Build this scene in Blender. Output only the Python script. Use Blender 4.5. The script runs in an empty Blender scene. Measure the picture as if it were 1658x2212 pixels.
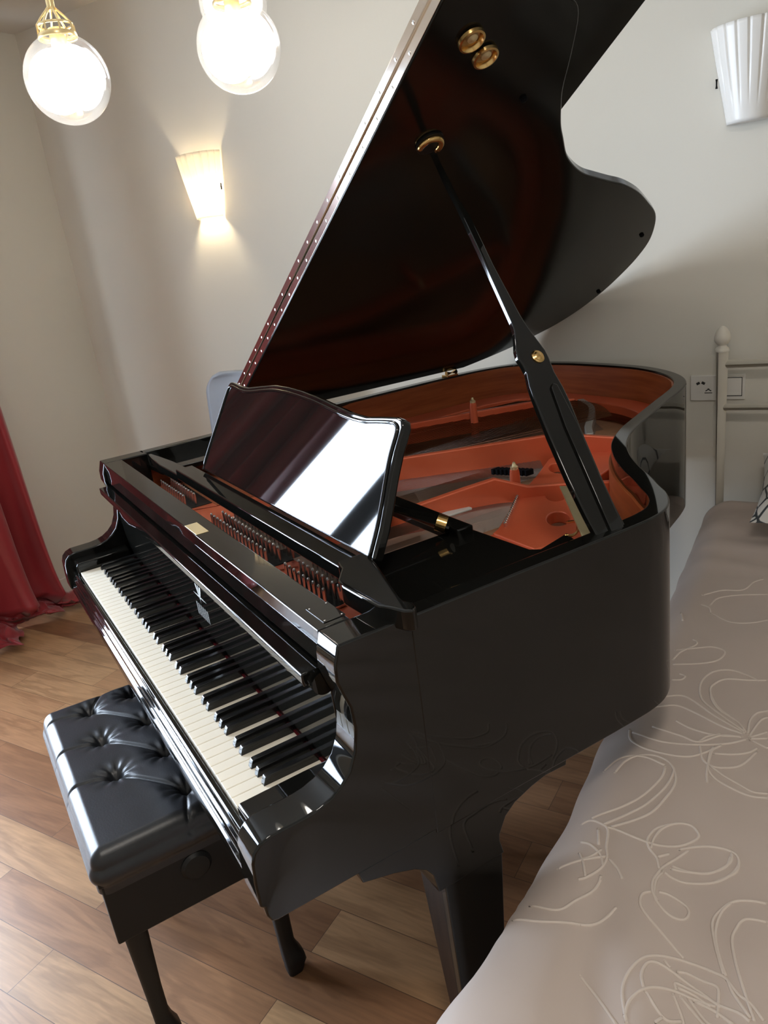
import bpy, bmesh, math, random
from mathutils import Vector, Matrix, noise
random.seed(7)
SC = bpy.context.scene
COL = SC.collection
PI = math.pi

# ---------------------------------------------------------------- frame of the room
CC = Vector((-2.723, 0.560, 0.0))            # corner of the back wall and the left wall
AD = math.radians(28.289)
DV = Vector((math.cos(AD), math.sin(AD), 0))      # along the back wall
EV = Vector((math.sin(AD), -math.cos(AD), 0))     # along the left wall, into the room
HC = 2.585
def rm(d, e, z=0.0):
    return CC + DV * d + EV * e + Vector((0, 0, z))

# ---------------------------------------------------------------- materials
MATS = {}
def nodes_of(m):
    m.use_nodes = True
    return m.node_tree.nodes, m.node_tree.links
def pbr(name, col, rough=0.5, metal=0.0, spec=0.5, coat=0.0, sheen=0.0, em=None, ems=0.0):
    m = bpy.data.materials.new(name)
    n, l = nodes_of(m)
    b = n['Principled BSDF']
    b.inputs['Base Color'].default_value = (*col, 1)
    b.inputs['Roughness'].default_value = rough
    b.inputs['Metallic'].default_value = metal
    b.inputs['Specular IOR Level'].default_value = spec
    b.inputs['Coat Weight'].default_value = coat
    b.inputs['Coat Roughness'].default_value = 0.03
    b.inputs['Sheen Weight'].default_value = sheen
    if em:
        b.inputs['Emission Color'].default_value = (*em, 1)
        b.inputs['Emission Strength'].default_value = ems
    MATS[name] = m
    return m
def add_noise_color(m, c1, c2, scale=8.0, stretch=(1, 1, 1), detail=4.0, bump=0.0, bump_scale=None, rot=0.0):
    n, l = nodes_of(m)
    b = n['Principled BSDF']
    tc = n.new('ShaderNodeTexCoord'); mp = n.new('ShaderNodeMapping')
    mp.inputs['Scale'].default_value = stretch
    mp.inputs['Rotation'].default_value = (0, 0, rot)
    no = n.new('ShaderNodeTexNoise'); no.inputs['Scale'].default_value = scale; no.inputs['Detail'].default_value = detail
    rp = n.new('ShaderNodeValToRGB')
    rp.color_ramp.elements[0].position = 0.32; rp.color_ramp.elements[1].position = 0.68
    rp.color_ramp.elements[0].color = (*c1, 1); rp.color_ramp.elements[1].color = (*c2, 1)
    l.new(tc.outputs['Object'], mp.inputs['Vector']); l.new(mp.outputs['Vector'], no.inputs['Vector'])
    l.new(no.outputs['Fac'], rp.inputs['Fac']); l.new(rp.outputs['Color'], b.inputs['Base Color'])
    if bump:
        bn = n.new('ShaderNodeTexNoise'); bn.inputs['Scale'].default_value = bump_scale or scale * 4
        bn.inputs['Detail'].default_value = 5
        bu = n.new('ShaderNodeBump'); bu.inputs['Strength'].default_value = bump; bu.inputs['Distance'].default_value = 0.002
        l.new(mp.outputs['Vector'], bn.inputs['Vector']); l.new(bn.outputs['Fac'], bu.inputs['Height'])
        l.new(bu.outputs['Normal'], b.inputs['Normal'])
    return m

LAC = pbr('black_lacquer', (0.0045, 0.0042, 0.0040), 0.030, spec=0.40)
add_noise_color(LAC, (0.0046, 0.0045, 0.0038), (0.0060, 0.0058, 0.0050), 3.0)
LIDLAC = add_noise_color(pbr('lid_lacquer', (0.0045, 0.0042, 0.0040), 0.12, spec=0.22), (0.0075, 0.0072, 0.0056), (0.0090, 0.0085, 0.0068), 3.0)
SATIN = pbr('black_satin_wood', (0.006, 0.006, 0.006), 0.5, spec=0.3)
FELT = pbr('black_felt', (0.004, 0.004, 0.005), 0.9, spec=0.1)
REDFELT = pbr('red_felt', (0.10, 0.008, 0.012), 0.9, spec=0.1)
IVORY = add_noise_color(pbr('ivory_keytop', (0.86, 0.80, 0.68), 0.22), (0.88, 0.81, 0.68), (0.91, 0.85, 0.72), 6.0)
EBONY = pbr('ebony_keytop', (0.006, 0.006, 0.006), 0.16)
KEYWOOD = pbr('key_wood', (0.42, 0.30, 0.17), 0.6)
BRASS = add_noise_color(pbr('brass', (0.62, 0.40, 0.15), 0.22, 1.0), (0.56, 0.35, 0.12), (0.70, 0.47, 0.20), 14)
BRASS2 = add_noise_color(pbr('pale_brass', (0.72, 0.60, 0.34), 0.38, 0.6), (0.66, 0.53, 0.28), (0.78, 0.66, 0.40), 10)
HINGE = pbr('hinge_metal', (0.86, 0.76, 0.66), 0.10, 1.0)
STEEL = pbr('steel', (0.62, 0.60, 0.57), 0.25, 1.0)
COPPER = add_noise_color(pbr('bronze_plate', (0.55, 0.14, 0.06), 0.42, 0.25), (0.62, 0.105, 0.040), (0.76, 0.165, 0.070), 4.0, bump=0.12, bump_scale=160)
COPPER.node_tree.nodes['Principled BSDF'].inputs['Coat Weight'].default_value = 0.2
MAHOG = add_noise_color(pbr('mahogany_veneer', (0.62, 0.20, 0.07), 0.35), (0.27, 0.062, 0.018), (0.42, 0.115, 0.034), 5.0, stretch=(1, 1, 14), bump=0.03)
SPRUCE = add_noise_color(pbr('soundboard_spruce', (0.60, 0.36, 0.20), 0.4), (0.52, 0.29, 0.16), (0.66, 0.40, 0.23), 6.0, stretch=(30, 1, 1))
STRING = pbr('string_steel', (0.55, 0.45, 0.38), 0.35, 1.0)
CWIRE = pbr('string_copper', (0.55, 0.25, 0.14), 0.35, 1.0)
LEATHER = pbr('black_leather', (0.010, 0.011, 0.013), 0.37)
add_noise_color(LEATHER, (0.009, 0.010, 0.012), (0.013, 0.014, 0.017), 20, bump=0.10, bump_scale=260)
WALLM = add_noise_color(pbr('wall_paint', (0.62, 0.58, 0.53), 0.85, spec=0.2), (0.665, 0.632, 0.555), (0.685, 0.652, 0.575), 1.2, bump=0.08, bump_scale=220)
CEILM = add_noise_color(pbr('ceiling_paint', (0.60, 0.58, 0.54), 0.9, spec=0.2), (0.70, 0.675, 0.62), (0.72, 0.695, 0.64), 1.0)
WHITEM = add_noise_color(pbr('white_trim', (0.68, 0.66, 0.62), 0.4), (0.66, 0.64, 0.60), (0.70, 0.68, 0.64), 5)
BEDMET = add_noise_color(pbr('cream_painted_metal', (0.66, 0.61, 0.52), 0.35), (0.64, 0.59, 0.50), (0.68, 0.63, 0.54), 8)
PLAST = add_noise_color(pbr('white_plastic', (0.72, 0.69, 0.64), 0.35), (0.71, 0.68, 0.63), (0.73, 0.70, 0.65), 10)
DARKP = pbr('dark_slot', (0.02, 0.018, 0.016), 0.6)
CERAM = add_noise_color(pbr('white_ceramic', (0.78, 0.76, 0.72), 0.35), (0.77, 0.75, 0.71), (0.80, 0.78, 0.74), 7)
CHAIRM = add_noise_color(pbr('grey_chair_plastic', (0.34, 0.37, 0.42), 0.45), (0.33, 0.36, 0.41), (0.36, 0.39, 0.44), 6)
FRAMEM = add_noise_color(pbr('slate_window_frame', (0.10, 0.13, 0.19), 0.4), (0.09, 0.12, 0.18), (0.11, 0.14, 0.20), 5)
CURT = pbr('red_satin', (0.33, 0.012, 0.035), 0.34, sheen=0.25)
add_noise_color(CURT, (0.27, 0.020, 0.026), (0.33, 0.030, 0.036), 3.0, bump=0.05, bump_scale=60)
BLANK = pbr('taupe_blanket', (0.36, 0.30, 0.265), 0.72, sheen=0.12)
add_noise_color(BLANK, (0.47, 0.385, 0.335), (0.53, 0.44, 0.385), 2.2, bump=0.35, bump_scale=14)
EMBR = pbr('cream_stitching', (0.60, 0.515, 0.45), 0.7)
MATTR = pbr('mattress_fabric', (0.55, 0.53, 0.50), 0.8)
WIRE = pbr('black_cable', (0.01, 0.01, 0.01), 0.5)
GOLDLAMP = add_noise_color(pbr('gold_lamp_cap', (0.85, 0.66, 0.33), 0.3, 0.9), (0.80, 0.60, 0.28), (0.90, 0.72, 0.40), 20)

def floor_material():
    m = bpy.data.materials.new('plank_floor')
    n, l = nodes_of(m); b = n['Principled BSDF']
    tc = n.new('ShaderNodeTexCoord')
    br = n.new('ShaderNodeTexBrick')
    br.offset = 0.37; br.offset_frequency = 2; br.squash = 1.0
    br.inputs['Scale'].default_value = 1.0
    br.inputs['Brick Width'].default_value = 0.92
    br.inputs['Row Height'].default_value = 0.125
    br.inputs['Mortar Size'].default_value = 0.0008
    br.inputs['Mortar Smooth'].default_value = 0.1
    br.inputs['Color1'].default_value = (0, 0, 0, 1); br.inputs['Color2'].default_value = (1, 1, 1, 1)
    br.inputs['Mortar'].default_value = (0.5, 0.5, 0.5, 1)
    l.new(tc.outputs['Object'], br.inputs['Vector'])
    # grain: noise stretched along the planks, shifted plank by plank
    mp = n.new('ShaderNodeMapping'); mp.inputs['Scale'].default_value = (1.0, 6.0, 1)
    add = n.new('ShaderNodeVectorMath'); add.operation = 'MULTIPLY_ADD'
    add.inputs[1].default_value = (7.3, 3.1, 0)
    l.new(br.outputs['Color'], add.inputs[0]); l.new(tc.outputs['Object'], add.inputs[2])
    l.new(add.outputs['Vector'], mp.inputs['Vector'])
    g = n.new('ShaderNodeTexNoise'); g.inputs['Scale'].default_value = 1.6; g.inputs['Detail'].default_value = 5; g.inputs['Distortion'].default_value = 1.1
    l.new(mp.outputs['Vector'], g.inputs['Vector'])
    wv = n.new('ShaderNodeMath'); wv.operation = 'MULTIPLY'; wv.inputs[1].default_value = 26.0
    sn = n.new('ShaderNodeMath'); sn.operation = 'SINE'
    l.new(g.outputs['Fac'], wv.inputs[0]); l.new(wv.outputs[0], sn.inputs[0])
    rng = n.new('ShaderNodeMapRange'); rng.inputs['From Min'].default_value = -1; rng.inputs['From Max'].default_value = 1
    l.new(sn.outputs[0], rng.inputs['Value'])
    fine = n.new('ShaderNodeTexNoise'); fine.inputs['Scale'].default_value = 9.0; fine.inputs['Detail'].default_value = 6
    mp2 = n.new('ShaderNodeMapping'); mp2.inputs['Scale'].default_value = (1.0, 14.0, 1)
    l.new(add.outputs['Vector'], mp2.inputs['Vector']); l.new(mp2.outputs['Vector'], fine.inputs['Vector'])
    # plank tone
    tone = n.new('ShaderNodeValToRGB')
    e = tone.color_ramp.elements
    e[0].position = 0.0; e[0].color = (0.25, 0.120, 0.058, 1)
    e[1].position = 1.0; e[1].color = (0.46, 0.275, 0.140, 1)
    e2 = tone.color_ramp.elements.new(0.5); e2.color = (0.36, 0.190, 0.095, 1)
    l.new(br.outputs['Color'], tone.inputs['Fac'])
    gr = n.new('ShaderNodeValToRGB')
    gr.color_ramp.elements[0].position = 0.05; gr.color_ramp.elements[0].color = (0.60, 0.56, 0.54, 1)
    gr.color_ramp.elements[1].position = 0.6; gr.color_ramp.elements[1].color = (1.0, 1.0, 1.0, 1)
    l.new(rng.outputs['Result'], gr.inputs['Fac'])
    mx = n.new('ShaderNodeMix'); mx.data_type = 'RGBA'; mx.blend_type = 'MULTIPLY'; mx.inputs['Factor'].default_value = 0.50
    l.new(tone.outputs['Color'], mx.inputs[6]); l.new(gr.outputs['Color'], mx.inputs[7])
    fr = n.new('ShaderNodeValToRGB')
    fr.color_ramp.elements[0].position = 0.3; fr.color_ramp.elements[0].color = (0.72, 0.70, 0.68, 1)
    fr.color_ramp.elements[1].position = 0.7; fr.color_ramp.elements[1].color = (1.15, 1.12, 1.08, 1)
    l.new(fine.outputs['Fac'], fr.inputs['Fac'])
    mx2 = n.new('ShaderNodeMix'); mx2.data_type = 'RGBA'; mx2.blend_type = 'MULTIPLY'; mx2.inputs['Factor'].default_value = 0.6
    l.new(mx.outputs[2], mx2.inputs[6]); l.new(fr.outputs['Color'], mx2.inputs[7])
    mor = n.new('ShaderNodeMix'); mor.data_type = 'RGBA'; mor.inputs[7].default_value = (0.10, 0.052, 0.028, 1)
    l.new(br.outputs['Fac'], mor.inputs['Factor']); l.new(mx2.outputs[2], mor.inputs[6])
    l.new(mor.outputs[2], b.inputs['Base Color'])
    b.inputs['Roughness'].default_value = 0.36
    b.inputs['Specular IOR Level'].default_value = 0.6
    bu = n.new('ShaderNodeBump'); bu.inputs['Strength'].default_value = 0.25; bu.inputs['Distance'].default_value = 0.002
    inv = n.new('ShaderNodeMath'); inv.operation = 'SUBTRACT'; inv.inputs[0].default_value = 1.0
    l.new(br.outputs['Fac'], inv.inputs[1]); l.new(inv.outputs[0], bu.inputs['Height'])
    l.new(bu.outputs['Normal'], b.inputs['Normal'])
    MATS['plank_floor'] = m
    return m
FLOORM = floor_material()

def glass_thin(name, tint=(1, 1, 1), milk=0.0, reflect=0.10):
    m = bpy.data.materials.new(name); n, l = nodes_of(m)
    n.remove(n['Principled BSDF'])
    out = n['Material Output']
    tr = n.new('ShaderNodeBsdfTransparent'); tr.inputs['Color'].default_value = (*tint, 1)
    gl = n.new('ShaderNodeBsdfGlossy'); gl.inputs['Roughness'].default_value = 0.03
    lw = n.new('ShaderNodeLayerWeight'); lw.inputs['Blend'].default_value = 0.35
    mr = n.new('ShaderNodeMath'); mr.operation = 'MULTIPLY_ADD'; mr.inputs[1].default_value = 0.5; mr.inputs[2].default_value = reflect * 0.3
    l.new(lw.outputs['Fresnel'], mr.inputs[0])
    mix = n.new('ShaderNodeMixShader')
    l.new(mr.outputs[0], mix.inputs['Fac']); l.new(tr.outputs[0], mix.inputs[1]); l.new(gl.outputs[0], mix.inputs[2])
    if milk:
        di = n.new('ShaderNodeBsdfTranslucent'); di.inputs['Color'].default_value = (1, 0.98, 0.95, 1)
        d2 = n.new('ShaderNodeBsdfDiffuse'); d2.inputs['Color'].default_value = (0.95, 0.94, 0.92, 1)
        md = n.new('ShaderNodeMixShader'); md.inputs['Fac'].default_value = 0.5
        l.new(di.outputs[0], md.inputs[1]); l.new(d2.outputs[0], md.inputs[2])
        m2 = n.new('ShaderNodeMixShader')
        nz = n.new('ShaderNodeTexNoise'); nz.inputs['Scale'].default_value = 9.0
        tc = n.new('ShaderNodeTexCoord'); l.new(tc.outputs['Object'], nz.inputs['Vector'])
        rg = n.new('ShaderNodeMapRange'); rg.inputs['From Min'].default_value = 0.35; rg.inputs['From Max'].default_value = 0.65
        rg.inputs['To Min'].default_value = milk * 0.15; rg.inputs['To Max'].default_value = milk * 1.5
        l.new(nz.outputs['Fac'], rg.inputs['Value']); l.new(rg.outputs['Result'], m2.inputs['Fac'])
        l.new(mix.outputs[0], m2.inputs[1]); l.new(md.outputs[0], m2.inputs[2])
        mix = m2
    l.new(mix.outputs[0], out.inputs['Surface'])
    return m
PANE = glass_thin('window_glass', (0.97, 0.98, 0.98))
GLOBE = glass_thin('lamp_globe_glass', (0.98, 0.98, 0.97), milk=0.035)
def emis(name, col, s):
    m = bpy.data.materials.new(name); n, l = nodes_of(m)
    n.remove(n['Principled BSDF'])
    em = n.new('ShaderNodeEmission'); em.inputs['Color'].default_value = (*col, 1); em.inputs['Strength'].default_value = s
    l.new(em.outputs[0], n['Material Output'].inputs['Surface'])
    return m
BULB = emis('lit_bulb', (1.0, 0.95, 0.88), 15.0)
SCLIT = emis('sconce_bulb', (1.0, 0.82, 0.55), 170.0)

# ---------------------------------------------------------------- mesh helpers
def link(o, parent=None):
    COL.objects.link(o)
    if parent is not None:
        o.parent = parent
    return o
def mesh(name, verts, faces, mat, parent=None, smooth=False, bevel=0.0, seg=3, subsurf=0, angle=30, solid=0.0, mats=None, midx=None):
    me = bpy.data.meshes.new(name)
    me.from_pydata([tuple(v) for v in verts], [], faces)
    bm = bmesh.new(); bm.from_mesh(me)
    bmesh.ops.recalc_face_normals(bm, faces=bm.faces)
    bm.to_mesh(me); bm.free()
    me.materials.append(mat)
    for mm in (mats or []):
        me.materials.append(mm)
    if midx:
        for p, i in zip(me.polygons, midx): p.material_index = i
    o = bpy.data.objects.new(name, me)
    link(o, parent)
    finish(o, smooth, bevel, seg, subsurf, angle, solid)
    return o
def finish(o, smooth=False, bevel=0.0, seg=3, subsurf=0, angle=30, solid=0.0):
    me = o.data
    if smooth or bevel:
        for p in me.polygons: p.use_smooth = True
        if not subsurf and not (smooth == 'all'):
            try: me.set_sharp_from_angle(angle=math.radians(angle))
            except Exception: pass
    if solid:
        s = o.modifiers.new('solid', 'SOLIDIFY'); s.thickness = solid; s.offset = 0
    if bevel:
        b = o.modifiers.new('bevel', 'BEVEL'); b.width = bevel; b.segments = seg; b.limit_method = 'ANGLE'
        b.angle_limit = math.radians(35); b.harden_normals = True
        w = o.modifiers.new('wn', 'WEIGHTED_NORMAL'); w.keep_sharp = True; w.weight = 80
    elif smooth and smooth != 'all' and not subsurf:
        w = o.modifiers.new('wn', 'WEIGHTED_NORMAL'); w.keep_sharp = True; w.weight = 80
    if subsurf:
        s = o.modifiers.new('sub', 'SUBSURF'); s.levels = subsurf; s.render_levels = subsurf
def empty(name, loc, label, cat, group=None, rz=0):
    o = bpy.data.objects.new(name, None); o.location = loc; o.rotation_euler = (0, 0, rz)
    o.empty_display_size = 0.1
    COL.objects.link(o); o['label'] = label; o['category'] = cat
    if group: o['group'] = group
    return o
def tag(o, label, cat, group=None):
    o['label'] = label; o['category'] = cat
    if group: o['group'] = group
    return o
def boxvf(x0, x1, y0, y1, z0, z1):
    v = [(x0, y0, z0), (x1, y0, z0), (x1, y1, z0), (x0, y1, z0), (x0, y0, z1), (x1, y0, z1), (x1, y1, z1), (x0, y1, z1)]
    f = [(0, 3, 2, 1), (4, 5, 6, 7), (0, 1, 5, 4), (1, 2, 6, 5), (2, 3, 7, 6), (3, 0, 4, 7)]
    return v, f
def box(name, x0, x1, y0, y1, z0, z1, mat, parent=None, bevel=0.002, seg=3):
    v, f = boxvf(x0, x1, y0, y1, z0, z1)
    return mesh(name, v, f, mat, parent, bevel=bevel, seg=seg)
def boxes(name, lst, mat, parent=None, bevel=0.0):
    V = []; F = []
    for b in lst:
        v, f = boxvf(*b); k = len(V); V += v; F += [tuple(i + k for i in q) for q in f]
    return mesh(name, V, F, mat, parent, bevel=bevel)
def obox(name, o, ax, ay, az, mat, parent=None, bevel=0.002):
    """box from a corner o and three edge vectors"""
    o = Vector(o); ax = Vector(ax); ay = Vector(ay); az = Vector(az)
    v = [o, o + ax, o + ax + ay, o + ay, o + az, o + ax + az, o + ax + ay + az, o + ay + az]
    f = [(0, 3, 2, 1), (4, 5, 6, 7), (0, 1, 5, 4), (1, 2, 6, 5), (2, 3, 7, 6), (3, 0, 4, 7)]
    return mesh(name, v, f, mat, parent, bevel=bevel)
def prism(name, poly, a, b, mat, axis='x', parent=None, bevel=0.002, seg=3, smooth=True, angle=30):
    """polygon extruded between a and b; axis x: poly=(y,z); axis y: poly=(x,z); axis z: poly=(x,y)"""
    n = len(poly)
    def P(p, t):
        return {'x': (t, p[0], p[1]), 'y': (p[0], t, p[1]), 'z': (p[0], p[1], t)}[axis]
    v = [P(p, a) for p in poly] + [P(p, b) for p in poly]
    f = [tuple(range(n)), tuple(range(n, 2 * n))]
    f += [(i, (i + 1) % n, n + (i + 1) % n, n + i) for i in range(n)]
    return mesh(name, v, f, mat, parent, smooth=smooth, bevel=bevel, seg=seg, angle=angle)
def frame_to(d):
    d = Vector(d).normalized()
    up = Vector((0, 0, 1)) if abs(d.z) < 0.95 else Vector((1, 0, 0))
    a = d.cross(up).normalized(); b = a.cross(d).normalized()
    return a, b
def tubevf(pts, rad, n=12, cap=True):
    pts = [Vector(p) for p in pts]
    if not hasattr(rad, '__len__'): rad = [rad] * len(pts)
    V = []; F = []
    pa = None
    for i, p in enumerate(pts):
        if i == 0: t = pts[1] - pts[0]
        elif i == len(pts) - 1: t = pts[-1] - pts[-2]
        else: t = pts[i + 1] - pts[i - 1]
        t = t.normalized()
        if pa is None: a, b = frame_to(t)
        else:
            a = (pa - t * pa.dot(t)).normalized(); b = t.cross(a).normalized()
        pa = a
        for k in range(n):
            an = 2 * PI * k / n
            V.append(p + (a * math.cos(an) + b * math.sin(an)) * rad[i])
    for i in range(len(pts) - 1):
        for k in range(n):
            k2 = (k + 1) % n
            F.append((i * n + k, i * n + k2, (i + 1) * n + k2, (i + 1) * n + k))
    if cap:
        F.append(tuple(range(n))[::-1]); F.append(tuple(range((len(pts) - 1) * n, len(pts) * n)))
    return V, F
def tube(name, pts, rad, mat, parent=None, n=12, angle=50):
    v, f = tubevf(pts, rad, n)
    return mesh(name, v, f, mat, parent, smooth=True, angle=angle)
def lathe(name, prof, c, mat, parent=None, n=32, axis=(0, 0, 1), angle=40, cap=True):
    """prof = [(r, h)...] turned about axis through c"""
    ax = Vector(axis).normalized(); a, b = frame_to(ax); c = Vector(c)
    V = []; F = []
    for r, h in prof:
        for k in range(n):
            t = 2 * PI * k / n
            V.append(c + ax * h + (a * math.cos(t) + b * math.sin(t)) * max(r, 1e-4))
    for i in range(len(prof) - 1):
        for k in range(n):
            k2 = (k + 1) % n
            F.append((i * n + k, i * n + k2, (i + 1) * n + k2, (i + 1) * n + k))
    if cap:
        F.append(tuple(range(n))[::-1]); F.append(tuple(range((len(prof) - 1) * n, len(prof) * n)))
    return mesh(name, V, F, mat, parent, smooth=True, angle=angle)
def grid(name, fn, nu, nv, mat, parent=None, closed_u=False, solid=0.0, smooth='all', subsurf=0, flip=False):
    V = []; F = []
    for j in range(nv + 1):
        for i in range(nu + (0 if closed_u else 1)):
            V.append(fn(i / nu, j / nv))
    w = nu if closed_u else nu + 1
    for j in range(nv):
        for i in range(nu):
            i2 = (i + 1) % w if closed_u else i + 1
            F.append((j * w + i, j * w + i2, (j + 1) * w + i2, (j + 1) * w + i))
    return mesh(name, V, F, mat, parent, smooth=smooth, solid=solid, subsurf=subsurf)
def catmull(P, k=6, closed=False):
    P = [Vector(p) for p in P]; n = len(P); out = []
    rng = range(n) if closed else range(n - 1)
    for i in rng:
        p0 = P[(i - 1) % n] if (closed or i > 0) else P[0] * 2 - P[1]
        p1 = P[i]; p2 = P[(i + 1) % n]
        p3 = P[(i + 2) % n] if (closed or i + 2 < n) else P[-1] * 2 - P[-2]
        for s in range(k):
            t = s / k
            out.append(0.5 * ((2 * p1) + (-p0 + p2) * t + (2 * p0 - 5 * p1 + 4 * p2 - p3) * t * t + (-p0 + 3 * p1 - 3 * p2 + p3) * t ** 3))
    if not closed: out.append(P[-1])
    return out
def offset2(poly, w):
    """offset an open 2-D polyline to its left by w"""
    out = []
    n = len(poly)
    for i in range(n):
        a = poly[max(i - 1, 0)]; b = poly[min(i + 1, n - 1)]
        t = Vector((b[0] - a[0], b[1] - a[1])).normalized()
        out.append((poly[i][0] - t.y * w, poly[i][1] + t.x * w))
    return out
def copy_tree(o, parent=None):
    c = o.copy(); COL.objects.link(c); c.parent = parent
    if parent is not None: c.matrix_parent_inverse = o.matrix_parent_inverse.copy()
    for ch in list(o.children): copy_tree(ch, c)
    return c
def local_to(parent):
    """children of an empty are built in world coordinates: shift their mesh into the empty's frame"""
    bpy.context.view_layer.update()
    inv = parent.matrix_world.inverted()
    def rec(o):
        for ch in o.children:
            if ch.type == 'MESH' or ch.type == 'CURVE':
                if ch.data.get('done') is None:
                    ch.data.transform(inv); ch.data['done'] = 1
            rec(ch)
    rec(parent)
# ================================================================ ROOM
RD, RE = 5.4, 4.3           # room size along the back wall / along the left wall
def rbox(name, d0, d1, e0, e1, z0, z1, mat, parent=None, bevel=0.0):
    return obox(name, rm(d0, e0, z0), DV * (d1 - d0), EV * (e1 - e0), (0, 0, z1 - z0), mat, parent, bevel)
def rboxes(name, lst, mat, parent=None, bevel=0.0):
    V = []; F = []
    for d0, d1, e0, e1, z0, z1 in lst:
        k = len(V)
        for z in (z0, z1):
            V += [rm(d0, e0, z), rm(d1, e0, z), rm(d1, e1, z), rm(d0, e1, z)]
        F += [tuple(i + k for i in q) for q in [(0, 3, 2, 1), (4, 5, 6, 7), (0, 1, 5, 4), (1, 2, 6, 5), (2, 3, 7, 6), (3, 0, 4, 7)]]
    return mesh(name, V, F, mat, parent, bevel=bevel)
def struct(o):
    o['kind'] = 'structure'; return o

# floor: its own axes follow the planks
fl = mesh('floor', [(-0.2, 0.2, 0), (RD + 0.2, 0.2, 0), (RD + 0.2, -RE - 0.2, 0), (-0.2, -RE - 0.2, 0),
                    (-0.2, 0.2, -0.1), (RD + 0.2, 0.2, -0.1), (RD + 0.2, -RE - 0.2, -0.1), (-0.2, -RE - 0.2, -0.1)],
          [(0, 1, 2, 3), (4, 7, 6, 5), (0, 4, 5, 1), (1, 5, 6, 2), (2, 6, 7, 3), (3, 7, 4, 0)], FLOORM)
fl.location = CC; fl.rotation_euler = (0, 0, AD); struct(fl)
struct(rbox('ceiling', -0.2, RD + 0.2, -0.2, RE + 0.2, HC, HC + 0.1, CEILM))
struct(rbox('wall_back', -0.2, RD + 0.2, -0.2, 0, 0, HC, WALLM))
struct(rbox('wall_right', RD, RD + 0.2, 0, RE, 0, HC, WALLM))
struct(rbox('wall_front', -0.2, RD + 0.2, RE, RE + 0.2, 0, HC, WALLM))
WE0, WE1, WZ0, WZ1 = 0.90, 2.66, 0.16, 2.25     # window opening in the left wall
struct(rboxes('wall_left', [(-0.2, 0, 0, WE0, 0, HC), (-0.2, 0, WE1, RE, 0, HC), (-0.2, 0, WE0, WE1, 0, WZ0), (-0.2, 0, WE0, WE1, WZ1, HC)], WALLM))
struct(rbox('baseboard_back', 0.012, RD, 0, 0.012, 0, 0.085, WHITEM, bevel=0.003))
struct(rbox('baseboard_left', 0, 0.012, 0, RE, 0, 0.085, WHITEM, bevel=0.003))
# window: frame, one mullion, two panes
wf = rboxes('window_1', [(-0.13, -0.05, WE0, WE1, WZ0, WZ0 + 0.06), (-0.13, -0.05, WE0, WE1, WZ1 - 0.06, WZ1),
                         (-0.13, -0.05, WE0, WE0 + 0.06, WZ0 + 0.06, WZ1 - 0.06), (-0.13, -0.05, WE1 - 0.06, WE1, WZ0 + 0.06, WZ1 - 0.06),
                         (-0.13, -0.05, 1.83, 1.95, WZ0 + 0.06, WZ1 - 0.06)], FRAMEM, bevel=0.004)
struct(wf)
for a, b in ((WE0 + 0.06, 1.83), (1.95, WE1 - 0.06)):
    rbox('window_pane', -0.092, -0.088, a, b, WZ0 + 0.06, WZ1 - 0.06, PANE, wf)
rbox('window_sill', -0.05, 0.03, WE0 - 0.03, WE1 + 0.03, WZ0 - 0.03, WZ0, WHITEM, wf, bevel=0.004)

# ---------------------------------------------------------------- red curtain on the left wall
cur = empty('curtain', rm(0.10, 1.05, 0), 'floor-length red satin curtain hanging beside the window, its hem pooled on the wood floor', 'curtain')
def curtain_pt(u, v):
    # u across 0..1 , v along the cloth from the hem (0) to the rod (1)
    Lc = 2.70; s = v * Lc
    e0, e1 = 0.680, 1.50
    ph = u * 2 * PI * 4.6
    if s < 0.30:        # lying on the floor
        t = s / 0.30
        out = 0.26 * (1 - t) * (0.55 + 0.45 * noise.noise(Vector((u * 5, 3.1, 0))) + 0.25 * math.sin(ph * 0.5 + 1))
        z = 0.012 + 0.040 * t + 0.045 * abs(noise.noise(Vector((u * 16, s * 16, 1.7)))) + 0.015 * (1 + math.sin(ph + s * 14))
        lat = 0.04 * noise.noise(Vector((u * 7, s * 9, 5.0)))
    else:
        t = 0; h = s - 0.30
        out = 0.05 * math.exp(-h * 7) + 0.02
        z = 0.055 + h + 0.04 * math.exp(-h * 10)
        lat = 0.0
    h = max(0.0, s - 0.30)
    amp = 0.058 + 0.016 * math.exp(-h * 2.0)
    fold = amp * math.sin(ph + 0.8 * math.sin(u * 9) + 0.35 * math.sin(h * 2.2 + u * 4)) + 0.014 * math.sin(2.3 * ph + h * 1.7)
    sway = 0.05 * math.exp(-h * 1.5) * (0.5 - u) * -1.0 + 0.10 * (h / 2.3) * (1 - u) * 0.35
    e = e0 + (e1 - e0) * u + 0.012 * math.sin(ph * 2) + sway + lat - (0.14 * (1 - s / 0.30) * (1 - u) ** 2 if s < 0.30 else 0)
    return rm(0.105 + fold + out, e, z)
grid('curtain_panel', curtain_pt, 200, 110, CURT, cur, solid=0.002)
tube('curtain_rod', [rm(0.10, 0.55, 2.46), rm(0.10, 3.15, 2.46)], 0.012, STEEL, cur)
local_to(cur)

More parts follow.
